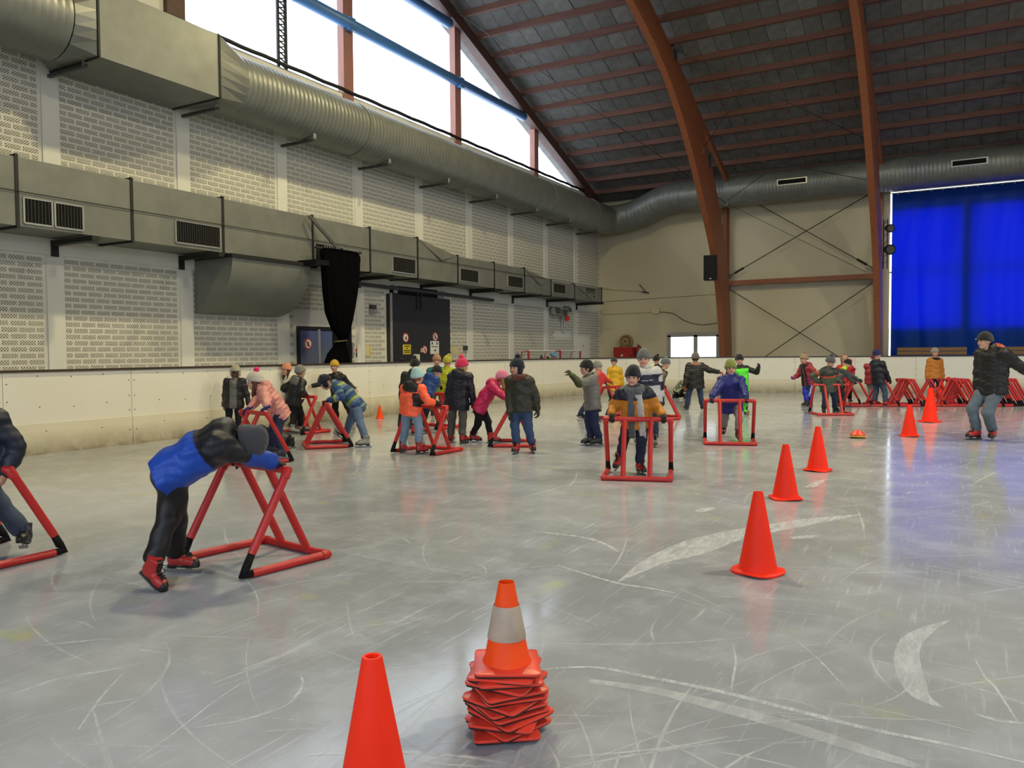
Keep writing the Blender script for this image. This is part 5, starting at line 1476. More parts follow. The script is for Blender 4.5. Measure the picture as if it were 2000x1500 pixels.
    hup = A(0, 0, 1) * math.cos(a) + hf * math.sin(a); hfw = hf * math.cos(a) - A(0, 0, 1) * math.sin(a)
    HR = frame_of(hfw, hup); HH = (0.132 if adult else 0.158) * S
    def loc(P): return ((P - H0.astype(f32)) @ HR.T.astype(f32)) / HH
    def headf(P):
        q = loc(P); I3 = np.eye(3)
        d = ell_d(q, A(0, -0.04, 0.13), I3, A(0.355, 0.44, 0.37))
        d = smin(d, ell_d(q, A(0, 0.08, -0.16), I3, A(0.285, 0.31, 0.34)), 0.10)
        d = smin(d, ell_d(q, A(0, 0.20, -0.38), I3, A(0.13, 0.13, 0.11)), 0.08)
        for s_ in (-1, 1):
            d = smin(d, ell_d(q, A(s_ * 0.17, 0.24, -0.13), I3, A(0.12, 0.12, 0.11)), 0.06)
            d = np.maximum(d, -ell_d(q, A(s_ * 0.145, 0.43, 0.02), I3, A(0.085, 0.06, 0.05)))
            d = smin(d, ell_d(q, A(s_ * 0.35, -0.02, -0.04), I3, A(0.045, 0.09, 0.13)), 0.03)
        d = smin(d, cone_d(q, A(0, 0.37, 0.03), A(0, 0.44, -0.12), 0.035, 0.058), 0.04)
        d = smin(d, cone_d(q, A(-0.085, 0.355, -0.255), A(0.085, 0.355, -0.255), 0.028, 0.028), 0.03)
        d = np.maximum(d, -cone_d(q, A(-0.08, 0.392, -0.252), A(0.08, 0.392, -0.252), 0.008, 0.008))
        d = d * HH
        return smin(d, cone_d(P, H0 - HR[2] * 0.25 * HH - HR[1] * 0.05 * HH, N0 - su * 0.04 * S, 0.20 * HH, 0.24 * HH), 0.02)
    hv, hfc = surface(headf, np.minimum(H0, N0) - 0.62 * HH, np.maximum(H0, N0) + 0.62 * HH, max(0.0058, min(h * 0.62, 0.0085)))
    q = loc(hv.astype(f32)); hc = np.tile(lin(skin), (len(hv), 1))
    lip = (np.abs(q[:, 0]) < 0.12) & (q[:, 2] > -0.305) & (q[:, 2] < -0.215) & (q[:, 1] > 0.33); hc[lip] = np.array(lin((172, 92, 84))) * (0.55 if sum(skin) < 250 else 1)
    brow = (np.abs(np.abs(q[:, 0]) - 0.15) < 0.085) & (np.abs(q[:, 2] - 0.105) < 0.022) & (q[:, 1] > 0.28); hc[brow] = lin((96, 66, 44)) if sum(skin) > 250 else lin((30, 20, 16))
    chk = np.exp(-(((np.abs(q[:, 0]) - 0.19) / 0.09) ** 2 + ((q[:, 2] + 0.13) / 0.09) ** 2)) * (q[:, 1] > 0.1)
    hc = hc * (1 - 0.35 * chk[:, None]) + 0.35 * chk[:, None] * np.array(lin((214, 128, 108))) * (1 if sum(skin) > 250 else 0.25)
    Vs, Fs, Cs = [hv], [hfc], [hc]; nv = len(hv)
    def bodyf(P):
        d = cone_d(P, P0, ch, 0.066 * S, 0.062 * S, side, 0.68)
        d = smin(d, cone_d(P, shR, shL, 0.036 * S, 0.036 * S), 0.03)
        d = smin(d, cone_d(P, ch, N0 + hdir * 0.03 * S, 0.04 * S, 0.036 * S), 0.02)
        for s_, e_, w_ in zip((shR, shL), elbows, wrists):
            d = smin(d, cone_d(P, s_, e_, 0.030 * S, 0.026 * S), 0.015); d = smin(d, cone_d(P, e_, w_, 0.026 * S, 0.019 * S), 0.01)
        for hp, kn, an in zip((hipR, hipL), knees, ankles):
            d = smin(d, cone_d(P, hp, kn, 0.050 * S, 0.035 * S), 0.02); d = smin(d, cone_d(P, kn, an, 0.035 * S, 0.026 * S), 0.012)
        return d
    pts = np.array([shR, shL, *elbows, *wrists, *knees, *ankles, P0, N0])
    bv, bf = surface(bodyf, pts.min(0) - 0.08 * S, pts.max(0) + 0.08 * S, max(h * 1.3, 0.014))
    Vs.append(bv); Fs.append(bf + nv); Cs.append(np.tile(lin(skin), (len(bv), 1))); nv += len(bv)
    hsz = (1.12 if adult else 0.82 * S / 1.3) * (1.42 if gloves else 1.0)
    for i, (e_, w_) in enumerate(zip(elbows, wrists)):
        d = unit(w_ - e_); grip = isinstance(hands[i], np.ndarray)
        if grip: d = unit(d * 0.25 + F * 0.8 - A(0, 0, 0.30))
        inner = (-side if i == 0 else side)
        n_ = unit(-A(0, 0, 1) * 0.8 - F * 0.5 + inner * 0.2) if grip else unit(inner - F * 0.15)
        thd = inner if grip else F
        fn, lo, hi = hand_fn(w_, d, n_, thd, hsz, curl[i])
        gv, gf = surface(fn, lo, hi, 0.0062 if mpp < 0.012 else 0.0075)
        if gloves: link('glove', np_mesh('glove', gv - off, gf, np.tile(lin(gloves), (len(gv), 1)), 'cloth'), root)
        else: Vs.append(gv); Fs.append(gf + nv); Cs.append(np.tile(lin(skin), (len(gv), 1))); nv += len(gv)
    link('body', np_mesh('body', np.concatenate(Vs) - off, np.concatenate(Fs), np.concatenate(Cs), 'skin'), root)
    for s_ in (-1, 1):
        mb = MB().lathe([(0.012, -0.5), (0.35, -0.36), (0.5, 0), (0.35, 0.36), (0.012, 0.5)], (0, 0, 0), 10)
        r = 0.105 * HH; vv = np.array(mb.v) * 2 * r * 0.62
        c = H0 + HR.T @ (A(s_ * 0.142, 0.335, 0.02) * HH) - off
        vw = vv @ HR[[0, 2, 1]] * A(1, 1, 1) + c   # pole of the ball looks forward
        me = bpy.data.meshes.new('eye'); me.from_pydata([tuple(x) for x in vw], [], mb.f); me.update()
        at = me.color_attributes.new('col', 'FLOAT_COLOR', 'POINT'); cc = np.ones((len(vw), 4), f32); cc[:, :3] = lin((222, 218, 210)); cc[vv[:, 2] > 0.30 * r, :3] = lin((46, 32, 26))
        at.data.foreach_set('color', cc.ravel()); me.materials.append(M['eye_gloss']); me.shade_smooth(); link('eye', me, root)
    hg = max(0.0075, h * 0.75)
    def hq(fnq, lo, hi, name, col, mt, parent=root, colfn=None):
        """a piece shaped in head space (units of head height)"""
        cs = np.array([[x, y, z] for x in (lo[0], hi[0]) for y in (lo[1], hi[1]) for z in (lo[2], hi[2])]) @ HR * HH + H0
        v, f = surface(lambda P: fnq(loc(P)) * HH, cs.min(0), cs.max(0), hg)
        if not len(v): return None
        cc = colfn(loc(v.astype(f32))) if colfn else np.tile(lin(col), (len(v), 1))
        return link(name, np_mesh(name, v - off, f, cc, mt), parent)
    I3 = np.eye(3)
    if hair:
        hcol, style = hair
        def hairf(q):
            d = ell_d(q, A(0, -0.09, 0.08), I3, A(0.40, 0.44, 0.40))
            d = np.maximum(d, q[:, 1] - 0.20 - 0.3 * (q[:, 2] > 0.25))
            d = np.maximum(d, -0.25 - q[:, 2])
            if style in ('long', 'pony'):
                if style == 'pony': d = smin(d, cone_d(q, A(0, -0.46, -0.05), A(0.1, -0.52, -0.75), 0.13, 0.06), 0.05)
                else:
                    for s_ in (-1, 1):
                        d = smin(d, cone_d(q, A(s_ * 0.30, -0.05, -0.1), A(s_ * 0.33, 0.08, -0.75), 0.14, 0.12), 0.06)
                        d = smin(d, cone_d(q, A(s_ * 0.33, 0.08, -0.75), A(s_ * 0.30, 0.10, -1.15), 0.12, 0.05), 0.06)
            return d + 0.02 * np.sin(q[:, 0] * 34) * np.sin(q[:, 1] * 30)
        hq(hairf, (-0.55, -0.75, -1.3), (0.55, 0.4, 0.55), 'hair', hcol, 'hair')
    if hat:
        hcol = hat[0]; pom = hat[1] if len(hat) > 1 else None; style = hat[2] if len(hat) > 2 else 'beanie'; hcf = hat[3] if len(hat) > 3 else None
        def hatf(q):
            hi_ = 0.60 if style == 'slouch' else 0.56
            d = ell_d(q, A(0, -0.05, 0.14), I3, A(0.455, 0.545, hi_ + 0.02))
            if style == 'slouch': d = smin(d, ell_d(q, A(0, -0.2, 0.54), I3, A(0.28, 0.30, 0.22)), 0.14)
            if style == 'point': d = smin(d, cone_d(q, A(0, -0.06, 0.44), A(0, -0.12, 0.78), 0.28, 0.09), 0.15)
            if style == 'bear':
                for s_ in (-1, 1): d = smin(d, ell_d(q, A(s_ * 0.32, -0.1, 0.58), I3, A(0.14, 0.1, 0.14)), 0.04)
            cut = 0.035 + 0.17 * q[:, 1]
            brim = np.maximum(ell_d(q, A(0, -0.05, 0.13), I3, A(0.472, 0.562, hi_ + 0.05)), np.abs(q[:, 2] - cut - 0.10) - 0.09)
            d = np.maximum(d, cut - q[:, 2]); d = smin(d, brim, 0.02)
            if style in ('flap', 'bear'):
                for s_ in (-1, 1): d = smin(d, ell_d(q, A(s_ * 0.36, 0.0, -0.12), I3, A(0.11, 0.24, 0.29)), 0.04)
            return d + 0.006 * np.sin(np.arctan2(q[:, 0], q[:, 1] + 0.05) * 36)
        ho = hq(hatf, (-0.65, -0.8, -0.5), (0.65, 0.68, 1.0), 'hat', hcol, 'knit', colfn=hcf)
        if pom:
            pc, pp = (pom, A(0, -0.14, 0.78)) if len(pom) == 3 and not isinstance(pom[0], tuple) else (pom[0], A(*pom[1]) + (A(0, 0, 0.11) if pom[1][2] > 0.5 else 0))
            pr = pom[2] if len(pom) == 3 and isinstance(pom[0], tuple) else 0.19
            hq(lambda q: ell_d(q, pp, I3, A(pr, pr, pr)) + 0.1 * pr * np.sin(q[:, 0] * 60) * np.sin(q[:, 1] * 57) * np.sin(q[:, 2] * 63), pp - 0.26, pp + 0.26, 'pompom', pc, 'knit', parent=ho)
    if hoodup:
        hcol, trim = hoodup
        def hdf(q):
            d = ell_d(q, A(0, -0.08, 0.06), I3, A(0.50, 0.58, 0.60))
            d = smin(d, cone_d(q, A(0, -0.12, -0.3), A(0, -0.1, -0.55), 0.42, 0.44), 0.1)
            d = np.maximum(d, -cone_d(q, A(0, 0.2, -0.04), A(0, 0.9, -0.04), 0.36, 0.5))
            return d
        def hcl(q):
            c = np.tile(lin(hcol), (len(q), 1))
            if trim: c[(q[:, 1] > 0.16)] = lin(trim)
            return c
        hq(hdf, (-0.62, -0.85, -1.0), (0.62, 0.62, 0.8), 'hood', hcol, 'cloth', colfn=hcl)
    if scarf:
        sc1, sc2 = scarf[0], scarf[1]
        def sf(P):
            d = None
            for k in range(10):
                a0, a1 = 2 * math.pi * k / 10, 2 * math.pi * (k + 1) / 10
                pa = N0 + hdir * 0.005 * S + (side * math.cos(a0) + fr * math.sin(a0) * 0.9) * 0.070 * S; pb = N0 + hdir * 0.005 * S + (side * math.cos(a1) + fr * math.sin(a1) * 0.9) * 0.070 * S
                q = cone_d(P, pa, pb, 0.033 * S, 0.033 * S); d = q if d is None else smin(d, q, 0.02)
            if len(scarf) > 2:
                for s_, ln in ((1, scarf[2]), (-1, scarf[2] * 1.15)):
                    a_ = N0 + fr * 0.075 * S + side * s_ * 0.030 * S; m_ = mid + fr * 0.09 * S * ft_ + side * s_ * 0.042 * S; e_ = a_ - su * ln * S + fr * 0.025 * S + side * s_ * 0.02 * S
                    d = smin(d, cone_d(P, a_, m_, 0.022 * S, 0.021 * S, side, 0.70), 0.015); d = smin(d, cone_d(P, m_, e_, 0.021 * S, 0.021 * S, side, 0.68), 0.01)
            return d + 0.002 * wave3(P, ph, 80)
        pts = np.array([N0 - su * 0.5 * S, N0 + hdir * 0.08 * S])
        v, f = surface(sf, pts.min(0) - 0.15 * S, pts.max(0) + 0.15 * S, hg)
        cc = np.tile(lin(sc1), (len(v), 1)); lx = (v - N0) @ side; dn = (v - N0) @ su; cc[(lx < -0.004) & (dn < -0.02 * S)] = lin(sc2)
        link('scarf', np_mesh('scarf', v - off, f, cc, 'knit'), root)
    return root

# ---- dye patterns
def two(I, base, other, mask):
    c = np.tile(lin(base), (len(I['u']), 1)); c[mask] = lin(other); return c
def j_blue(I):
    c = np.tile(lin((26, 74, 178)), (len(I['u']), 1)); m = ((I['u'] > 0.60) & ~I['arm']) | (I['arm'] & (I['at'] < 0.46)); c[m] = lin((24, 25, 34)); return c
def j_open(I):
    c = np.tile(lin((28, 27, 28)), (len(I['u']), 1)); m = (~I['arm']) & (I['f'] > 0.0) & (np.abs(I['s'] + 0.01) < 0.048); c[m] = lin((98, 94, 88)); return c
def j_dots(I):
    c = np.tile(lin((216, 208, 190)), (len(I['u']), 1)); v = I['v']
    m = (np.sin(v[:, 0] * 62) * np.sin(v[:, 1] * 58 + 1) + np.sin(v[:, 2] * 66)) > 1.25; c[m] = lin((44, 38, 36)); return c
def j_stripe(I):
    t = np.where(I['arm'], I['at'] * 0.9 + 0.2, I['u']); k = np.floor(t * 11).astype(int) % 7
    pal = np.array([lin(x) for x in ((38, 66, 110), (92, 116, 150), (146, 160, 60), (44, 80, 104), (40, 62, 120), (98, 128, 130), (36, 56, 92))]); return pal[k]
def j_orange(I):
    c = np.tile(lin((255, 100, 62)), (len(I['u']), 1)); m = ((~I['arm']) & (I['s'] > 0.085) & (I['u'] > 0.12) & (I['u'] < 0.72)) | (I['arm'] & (I['at'] > 0.80)); c[m] = lin((26, 24, 24)); return c
def j_mustard(I):
    c = np.tile(lin((190, 122, 38)), (len(I['u']), 1)); m = (I['u'] > 0.72) & (~I['arm'] | (I['at'] < 0.30)); c[m] = lin((22, 25, 40)); return c
def j_whitenavy(I):
    c = np.tile(lin((186, 184, 184)), (len(I['u']), 1)); m = ((I['u'] > 0.34) & (I['u'] < 0.78) & ~I['arm']) | (I['arm'] & (I['at'] > 0.28) & (I['at'] < 0.55)) | (I['arm'] & (I['at'] > 0.75)); c[m] = lin((26, 32, 54))
    m = (np.abs(I['u'] - 0.56) < 0.012) & (I['f'] > 0) & (np.abs(I['s']) < 0.06); c[m] = lin((190, 190, 196)); return c
def j_greyolive(I):
    c = np.tile(lin((108, 106, 100)), (len(I['u']), 1)); m = (I['arm'] & (I['at'] > 0.50)); c[m] = lin((58, 62, 34)); return c
def j_neon(I):
    c = np.tile(lin((96, 236, 60)), (len(I['u']), 1)); c[I['arm'] | (I['u'] > 0.92)] = lin((26, 28, 24)); return c
def j_orstripe(I):
    c = np.tile(lin((70, 80, 66)), (len(I['u']), 1)); t = np.where(I['arm'], 0.86 - I['at'] * 0.9, I['u']); c[(t > 0.72) & (~I['arm'])] = lin((40, 46, 38)); c[(np.abs(t - 0.66) < 0.045)] = lin((206, 74, 36)); return c
def j_camo(I):
    c = np.tile(lin((34, 44, 70)), (len(I['u']), 1)); v = I['v']; c[(np.sin(v[:, 0] * 70) * np.sin(v[:, 2] * 75) > 0.3)] = lin((160, 180, 60)); c[(np.sin(v[:, 1] * 80 + 2) * np.sin(v[:, 2] * 68) > 0.45)] = lin((210, 210, 200)); return c
def j_limeneck(I):
    c = np.tile(lin((70, 74, 74)), (len(I['u']), 1)); c[(I['u'] > 0.93) & ~I['arm']] = lin((170, 210, 50)); return c
def t_sidestripe(v, K):
    c = np.tile(lin((24, 44, 170)), (len(v), 1)); m = np.abs((v - K['P0']) @ K['F']) < 0.02; c[m] = lin((206, 210, 220)); return c
# ------------------------------------------------------------------ the skaters
BLK, NAVY, JEANS, LJEANS, DJEANS = (24, 23, 25), (26, 28, 44), (62, 78, 104), (118, 136, 158), (40, 48, 72)
B = bar_pt
person('child in navy jacket half out of the picture beside its red skating aid', 1.38, [(48, 1084, 0.05, 20, -12), (-45, 1118)], (-38, 935), (-42, 815), (-45, 765), -10, [(-75, 935, -0.1), (10, 928, -0.05)], (28, 32, 48), (70, 82, 104), hat=((40, 40, 60),), skate='black', gloves=None, loose=1.1)
person('child in blue and black jacket bent double over its skating aid', 1.40, [(352, 1118, 0, 80), (292, 1150, 0.03, 62, 30)], (340, 918), (446, 858), (474, 868), 97, [B('A', 0.85), B('A', -0.72)], j_blue, (22, 21, 24), hat=((66, 67, 72), None, 'slouch'), hpitch=84, gloves=(22, 22, 24), nd=0.06, hd=0.04, fat=1.12, hood=(26, 27, 36), tmat='nylon', loose=1.06, h=0.0085, elbow=RGT * 1.0 + A(0, 0, 0.8))
person('dark-skinned boy in cream trapper hat and open black coat by the boards', 1.26, [(447, 851), (466, 851)], (456, 786), (459, 744), (460, 727), 8, [(437, 800, 0), (488, 798, 0)], j_open, (26, 26, 36), hat=((168, 160, 140), None, 'flap'), skin=(74, 50, 40), skate='black', coat=0.06)
person('girl in pale pink jacket and white bobble hat pushing a skating aid', 1.42, [(528, 888, 0.0, -70), (547, 896)], (546, 806), (511, 760), (497, 746), -72, [B('C', 0.62), B('C', -0.75)], (206, 140, 132), (40, 46, 74), hat=((196, 190, 176), ((236, 40, 104), (0, -0.14, 0.68)), 'beanie'), hair=((92, 56, 38), 'long'), gloves=(30, 32, 96), skate='navy', hood=(196, 132, 126), puffer=True, nd=-0.1, fat=1.05)
person('child all in black crouching on the ice behind the pink girl', 1.20, [(566, 876, 0, -60), (538, 880, 0, -80)], (553, 857), (524, 842), (511, 846), -85, [(508, 872, -0.1), (520, 884, -0.2)], (22, 22, 26), (20, 20, 24), hat=((26, 28, 40),), skate='black', gloves=(24, 26, 40), hpitch=25, bend=True)
person('child in peach hat and white dotted jacket holding the board rail', 1.26, [(588, 834), (573, 834)], (586, 780), (566, 742), (559, 723), -35, [(552, 782, 0.1), (546, 713, 0.15)], j_dots, (70, 34, 30), hat=((214, 138, 104), None, 'slouch'), hair=((70, 44, 30), 'long'), skate='darkred')
person('boy in grey hat, grey hood and black jacket seen from behind at his skating aid', 1.28, [(591, 844, 0, 110), (573, 848, 0, 80, 8)], (571, 788), (582, 745), (587, 727), 140, [B('D', 0.45), B('D', -0.5)], (28, 28, 30), (25, 25, 28), hat=((126, 124, 120), None, 'beanie'), hood=(104, 102, 96), gloves=(24, 24, 24), skate='grey', hair=((150, 110, 80), 'short'), fat=1.08)
person('person in mustard yellow hat and black jacket standing at the boards', 1.36, [(657, 826), (689, 829)], (664, 778), (656, 736), (653, 716), -8, [(609, 754, -0.05), (694, 760, 0)], (26, 26, 26), (24, 24, 26), hat=((196, 158, 42),), skate='black', hood=(26, 26, 26))
person('child in blue and green striped jumper and navy bear-ear hat leaning on a skating aid', 1.36, [(664, 862, 0.06, -80, -38), (712, 874, 0, -80)], (698, 792), (657, 750), (636, 748), -92, [B('E', 0.12), B('E', -0.12)], j_stripe, (84, 102, 130), hat=((24, 26, 42), None, 'bear'), gloves=(24, 24, 34), skate='grey', hpitch=38, jmat='cloth')
person('dark green clad person in black bobble hat beyond the orange jacket child', 1.33, [(800, 838), (783, 838)], (796, 782), (803, 731), (811, 714), 160, [(822, 772, 0), (783, 778, 0)], (30, 38, 34), (26, 27, 32), hat=((26, 24, 26), (28, 24, 26)), skate='black')
person('person in teal jacket and tan hat facing us by the black door', 1.42, [(845, 815), (867, 816)], (853, 767), (853, 722), (853, 705), 2, [(836, 766, 0), (872, 770, 0)], (24, 112, 108), (112, 106, 92), hat=((166, 122, 92), None, 'point'), skate='black', hair=((120, 84, 56), 'short'))
person('child in lime yellow jacket, lime hat and red trousers seen from behind', 1.36, [(885, 820), (866, 823)], (873, 768), (872, 724), (874, 707), 165, [(886, 768, 0), (861, 768, 0)], (168, 176, 34), (140, 32, 34), hat=((178, 168, 46), ((178, 168, 46), (0.16, -0.05, 0.58))), skate='black', puffer=True, hair=((176, 140, 84), 'short'))
person('child in mid blue jacket and navy hat bending over a skating aid', 1.30, [(826, 847, 0, 120), (812, 850, 0, 110)], (828, 782), (842, 740), (853, 728), 135, [B('G', 0.7), B('G', -0.35)], (30, 66, 128), (30, 32, 44), hat=((26, 27, 36),), hood=(28, 62, 122), gloves=(26, 26, 28), skate='red', nd=0.12, hpitch=20)
person('child in neon orange jacket and mint hat seen from behind with a skating aid', 1.29, [(822, 887, 0, 135), (787, 884, 0, 165)], (801, 808), (806, 757), (816, 737), 152, [B('F', 0.65), B('F', -0.55)], j_orange, (118, 136, 156), hat=((172, 208, 204), None, 'slouch'), hood=(28, 26, 26), gloves=(26, 26, 30), skate='red', fat=1.06, hair=((140, 100, 70), 'short'))
person('girl in long navy coat and magenta bobble hat with blond hair', 1.38, [(905, 866, 0, 150), (881, 864, 0, 170)], (893, 785), (899, 733), (903, 716), 160, [(926, 792, -0.05), (874, 790, 0)], (25, 27, 40), (88, 86, 84), hat=((206, 46, 88), ((232, 70, 92), (0, -0.08, 0.66)), 'beanie'), hair=((196, 160, 110), 'long'), skate='red', coat=0.07, hood=(24, 26, 38), hface=135, gloves=(150, 120, 140))
person('girl in magenta coat and pink hat leaning forward onto a skating aid', 1.30, [(925, 864, 0, 85, 6), (962, 866, 0, 85)], (938, 795), (966, 751), (982, 739), 88, [B('H', 0.35), B('H', -0.4)], (184, 34, 84), (24, 24, 28), hat=((226, 130, 160), None, 'beanie'), hair=((150, 110, 60), 'long'), hood=(176, 32, 80), skate='red', fat=1.05, loose=0.9)
person('boy in dark olive jacket and navy bobble hat skating past the magenta girl', 1.40, [(1008, 886, 0, -20), (1040, 884, 0, 10)], (1019, 800), (1015, 741), (1009, 719), -30, [(996, 812, -0.05), (1050, 800, -0.05)], (48, 48, 36), (54, 72, 104), hat=((26, 28, 46), ((22, 24, 40), (0, -0.10, 0.68)), 'flap'), gloves=(40, 40, 50), skate='red', scarf=((96, 50, 44), (96, 50, 44)), hface=-45, fat=1.08, hair=((50, 34, 26), 'short'))
person('person in blue cap and dark grey jacket leaning on the far boards', 1.46, [(1115, 772, 0, -130), (1087, 774, 0, -140)], (1093, 734), (1083, 706), (1081, 696), -140, [(1072, 702, 0.1), (1058, 699, 0.1)], (62, 60, 60), (28, 28, 28), hat=((40, 120, 176), None, 'beanie', lambda q: np.where((np.sin(q[:, :1] * 22) * np.sin(q[:, 2:3] * 22) > 0.35), np.array([lin((190, 214, 230))]), np.array([lin((36, 116, 172))]))), skate='grey', gloves=(26, 26, 26), loose=0.9)
person('boy in grey jacket and black hat raising a gloved hand', 1.33, [(1151, 870, 0, -80), (1167, 871, 0, -70)], (1158, 796), (1152, 740), (1145, 720), -78, [(1166, 792, 0.1), (1116, 732, -0.15)], j_greyolive, (34, 42, 72), hat=((25, 24, 28),), gloves=(58, 62, 36), skate='black', hood=(112, 110, 104), fat=1.06, hair=((60, 40, 30), 'short'))
person('child in bright red coat and pale grey hat stooping behind the grey jacket boy', 1.28, [(1133, 816, 0, 60, 20), (1162, 824, 0, 70)], (1160, 775), (1173, 734), (1168, 718), 62, [B('I', 0.4), B('I', -0.5)], (214, 54, 52), (60, 78, 110), hat=((134, 132, 126), None, 'slouch'), skate='navy', hood=(196, 130, 124), gloves=(90, 34, 60))
person('girl in yellow coat and dark hat with a ponytail by the far boards', 1.36, [(1193, 786), (1206, 786)], (1200, 752), (1201, 721), (1199, 707), -25, [(1185, 752, 0), (1216, 753, 0)], (206, 160, 34), (40, 40, 50), hat=((58, 58, 66),), hair=((40, 28, 24), 'pony'), skate='black', coat=0.10)
person('boy in white and navy jacket and grey hat behind the mustard jacket boy', 1.48, [(1243, 868, 0, -10), (1279, 873, 0, -5)], (1266, 782), (1262, 724), (1257, 702), -12, [(1243, 790, 0), (1291, 792, 0)], j_whitenavy, (40, 48, 62), hat=((98, 100, 102), None, 'slouch'), skate='grey', gloves=(30, 34, 54), hood=(206, 206, 150), fat=1.12)
person('boy in mustard jacket and black hat with grey and white scarf', 1.32, [(1212, 920, 0.07, -40, 25), (1251, 926, 0, 15)], (1244, 828), (1240, 765), (1236, 738), -8, [B('J', 0.80), B('J', -0.78)], j_mustard, (36, 42, 60), hat=((24, 24, 30), None, 'slouch'), scarf=((92, 94, 98), (196, 192, 182), 0.42), gloves=(24, 23, 24), skate='red', hface=-20, fat=1.12, nd=-0.12, pd=-0.08, hair=((60, 42, 32), 'short'))
person('child in black bobble hat hidden behind the grey hat child', 1.32, [(1280, 792), (1290, 792)], (1285, 752), (1284, 718), (1282, 704), 150, [(1276, 752, 0), (1294, 752, 0)], (30, 30, 34), (30, 32, 40), hat=((24, 22, 24), ((22, 20, 22), (0.22, -0.1, 0.6))), skate='black')
person('child in brown jacket and grey hat bent over a skating aid', 1.30, [(1282, 818, 0, 95), (1271, 816, 0, 95)], (1281, 770), (1292, 730), (1300, 711), 98, [B('K', 0.15), B('K', -0.15)], (86, 74, 52), (34, 36, 46), hat=((96, 104, 108), None, 'point'), scarf=((52, 46, 36), (52, 46, 36)), gloves=(34, 36, 48), skate='black', hpitch=15)
person('person in black parka with fur-edged hood up, one arm stretched out', 1.44, [(1371, 801, 0, 170), (1341, 801, 0, -170)], (1358, 752), (1358, 714), (1358, 700), 178, [(1404, 727, -0.05), (1337, 756, -0.1)], (32, 30, 26), (46, 58, 84), hat=((104, 96, 90), None, 'point'), scarf=((164, 124, 106), (164, 124, 106)), hair=((60, 44, 34), 'short'), skate='black', puffer=True, coat=0.04, gloves=(150, 40, 36), fat=1.08)
person('child in patterned jacket crouching on the ice beside the parka person', 1.22, [(1318, 780, 0, 90), (1340, 781, 0, 80)], (1323, 762), (1336, 745), (1344, 742), 85, [(1350, 774, -0.1), (1340, 776, -0.15)], j_camo, (26, 26, 28), hat=((34, 40, 62),), skate='black', hpitch=30, bend=True)
person('child in black hat and neon green vest balancing with arm out', 1.38, [(1441, 808, 0.02, 0), (1457, 810, 0, 10)], (1448, 762), (1447, 719), (1444, 704), 0, [(1425, 736, 0), (1482, 717, -0.27)], j_neon, (62, 150, 54), hat=((24, 23, 25),), gloves=(26, 26, 28), skate='neon', tmat='nylon')
person('boy in green hat and royal blue coat pushing a skating aid', 1.34, [(1414, 852, 0.05, -20, 18), (1441, 861, 0.02, 5, 20)], (1428, 800), (1429, 742), (1427, 720), -4, [B('L', 0.72), B('L', -0.70)], (26, 32, 108), (120, 118, 120), hat=((122, 134, 62), None, 'slouch'), gloves=(26, 30, 60), skate='darkred', nd=-0.16, pd=-0.12, hood=(26, 32, 104), fat=1.10, loose=0.95, hair=((150, 110, 70), 'short'))
person('girl in red jacket, beige bobble hat and blue track trousers', 1.40, [(1574, 795, 0, -70), (1582, 794, 0, -60)], (1580, 750), (1574, 716), (1570, 702), -70, [(1550, 738, 0.05), (1583, 741, -0.15)], (150, 50, 56), t_sidestripe, hat=((158, 134, 104), ((132, 106, 80), (0, -0.14, 0.64))), scarf=((30, 22, 24), (30, 22, 24), 0.36), gloves=(120, 40, 130), skate='black', hood=(150, 46, 50), tmat='nylon', puffer=True)
person('child in red hooded jacket partly hidden behind the frames', 1.36, [(1645, 790), (1660, 787)], (1652, 750), (1651, 717), (1650, 703), -5, [(1638, 732, 0), (1666, 730, 0)], (182, 32, 42), (30, 30, 34), hoodup=((176, 30, 40), (176, 150, 128)), hair=((120, 78, 48), 'short'), skate='red')
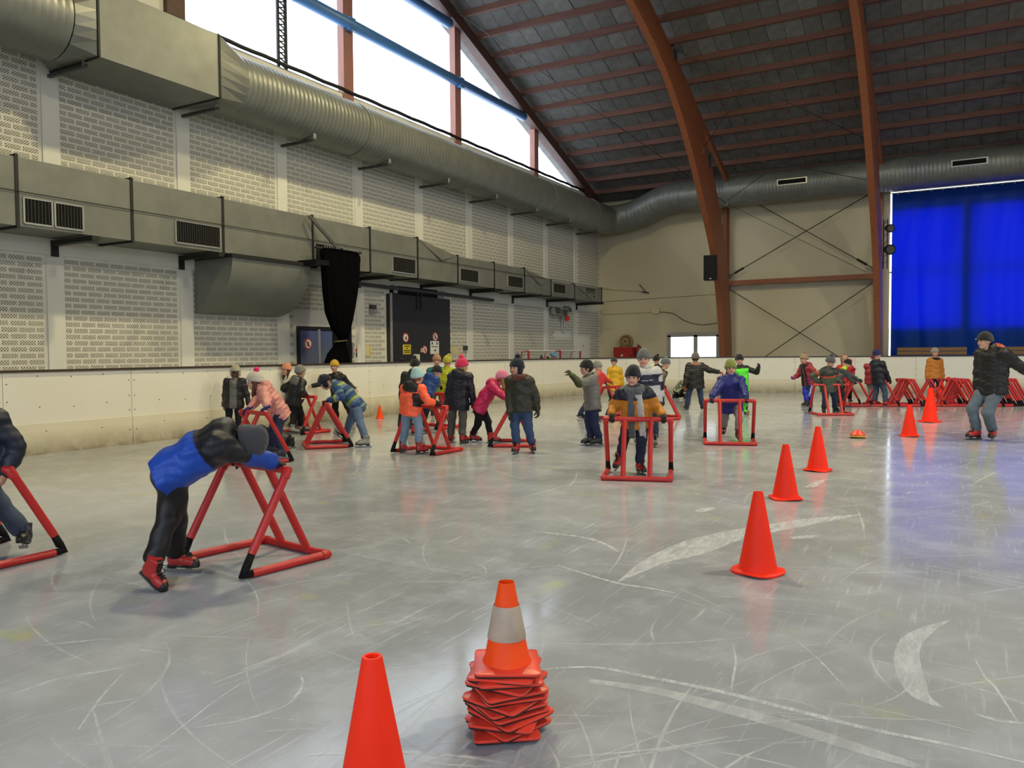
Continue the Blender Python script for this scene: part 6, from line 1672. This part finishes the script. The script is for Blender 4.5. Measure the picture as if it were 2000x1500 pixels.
person('child in grey jacket and black hat with orange bow bending to a parked frame', 1.26, [(1638, 795, 0, 60), (1650, 796, 0, 60)], (1634, 752), (1647, 722), (1655, 711), 68, [(1668, 746, -0.05), (1682, 745, 0.0)], j_limeneck, (32, 34, 40), hat=((26, 24, 26), ((232, 80, 46), (-0.1, 0.15, 0.55))), hpitch=30, skate='red', gloves=(30, 56, 70))
person('boy in grey-green jacket with orange stripe and grey bobble hat', 1.38, [(1609, 809, 0, -15), (1632, 807, 0, 15)], (1618, 762), (1618, 725), (1622, 708), 6, [B('M', 0.70), B('M', -0.62)], j_orstripe, (46, 58, 78), hat=((84, 84, 92), ((62, 68, 72), (0, -0.12, 0.66))), gloves=(58, 64, 58), skate='black', hood=(58, 66, 56), hface=25, hpitch=18, fat=1.1, nd=-0.12, pd=-0.1)
person('child in dull red jacket and grey trousers hidden behind the navy jacket boy', 1.32, [(1697, 790, 0, 160), (1706, 790)], (1702, 748), (1703, 714), (1708, 700), 160, [(1695, 742, 0), (1712, 744, 0)], (150, 48, 54), (130, 126, 122), hat=((120, 40, 50),), skate='darkred')
person('boy in navy jacket and royal blue bobble hat standing at the parked frames', 1.42, [(1731, 794, 0, 110), (1710, 793, 0, 100)], (1716, 748), (1714, 709), (1713, 694), 110, [(1738, 744, -0.05), (1732, 746, 0.1)], (26, 28, 40), (58, 72, 96), hat=((36, 34, 92), ((36, 34, 92), (0.1, -0.5, 0.42)), 'slouch'), gloves=(26, 26, 32), skate='red', fat=1.05)
person('child in mustard puffer jacket and pale hat standing behind the parked frames', 1.48, [(1819, 778), (1834, 778)], (1826, 738), (1826, 704), (1826, 689), 8, [(1810, 740, 0), (1842, 740, 0)], (186, 116, 38), (36, 38, 60), hat=((158, 150, 144),), gloves=(30, 30, 40), skate='navy', puffer=True, fat=1.14, scarf=((30, 28, 30), (30, 28, 30)))
person('adult in black jacket, dark hat and jeans standing knees bent', 1.78, [(1904, 859, 0, -75), (1938, 860, 0, -40)], (1937, 757), (1938, 684), (1923, 667), -70, [(1908, 760, 0.15), (2014, 732, -0.15)], (24, 22, 24), (92, 104, 116), hat=((28, 32, 28), ((200, 204, 200), (0.30, 0.42, 0.16), 0.055), 'beanie'), skate='red', adult=True, hood=(168, 78, 40), hface=-85, fat=1.10, gloves=None, bend=True)
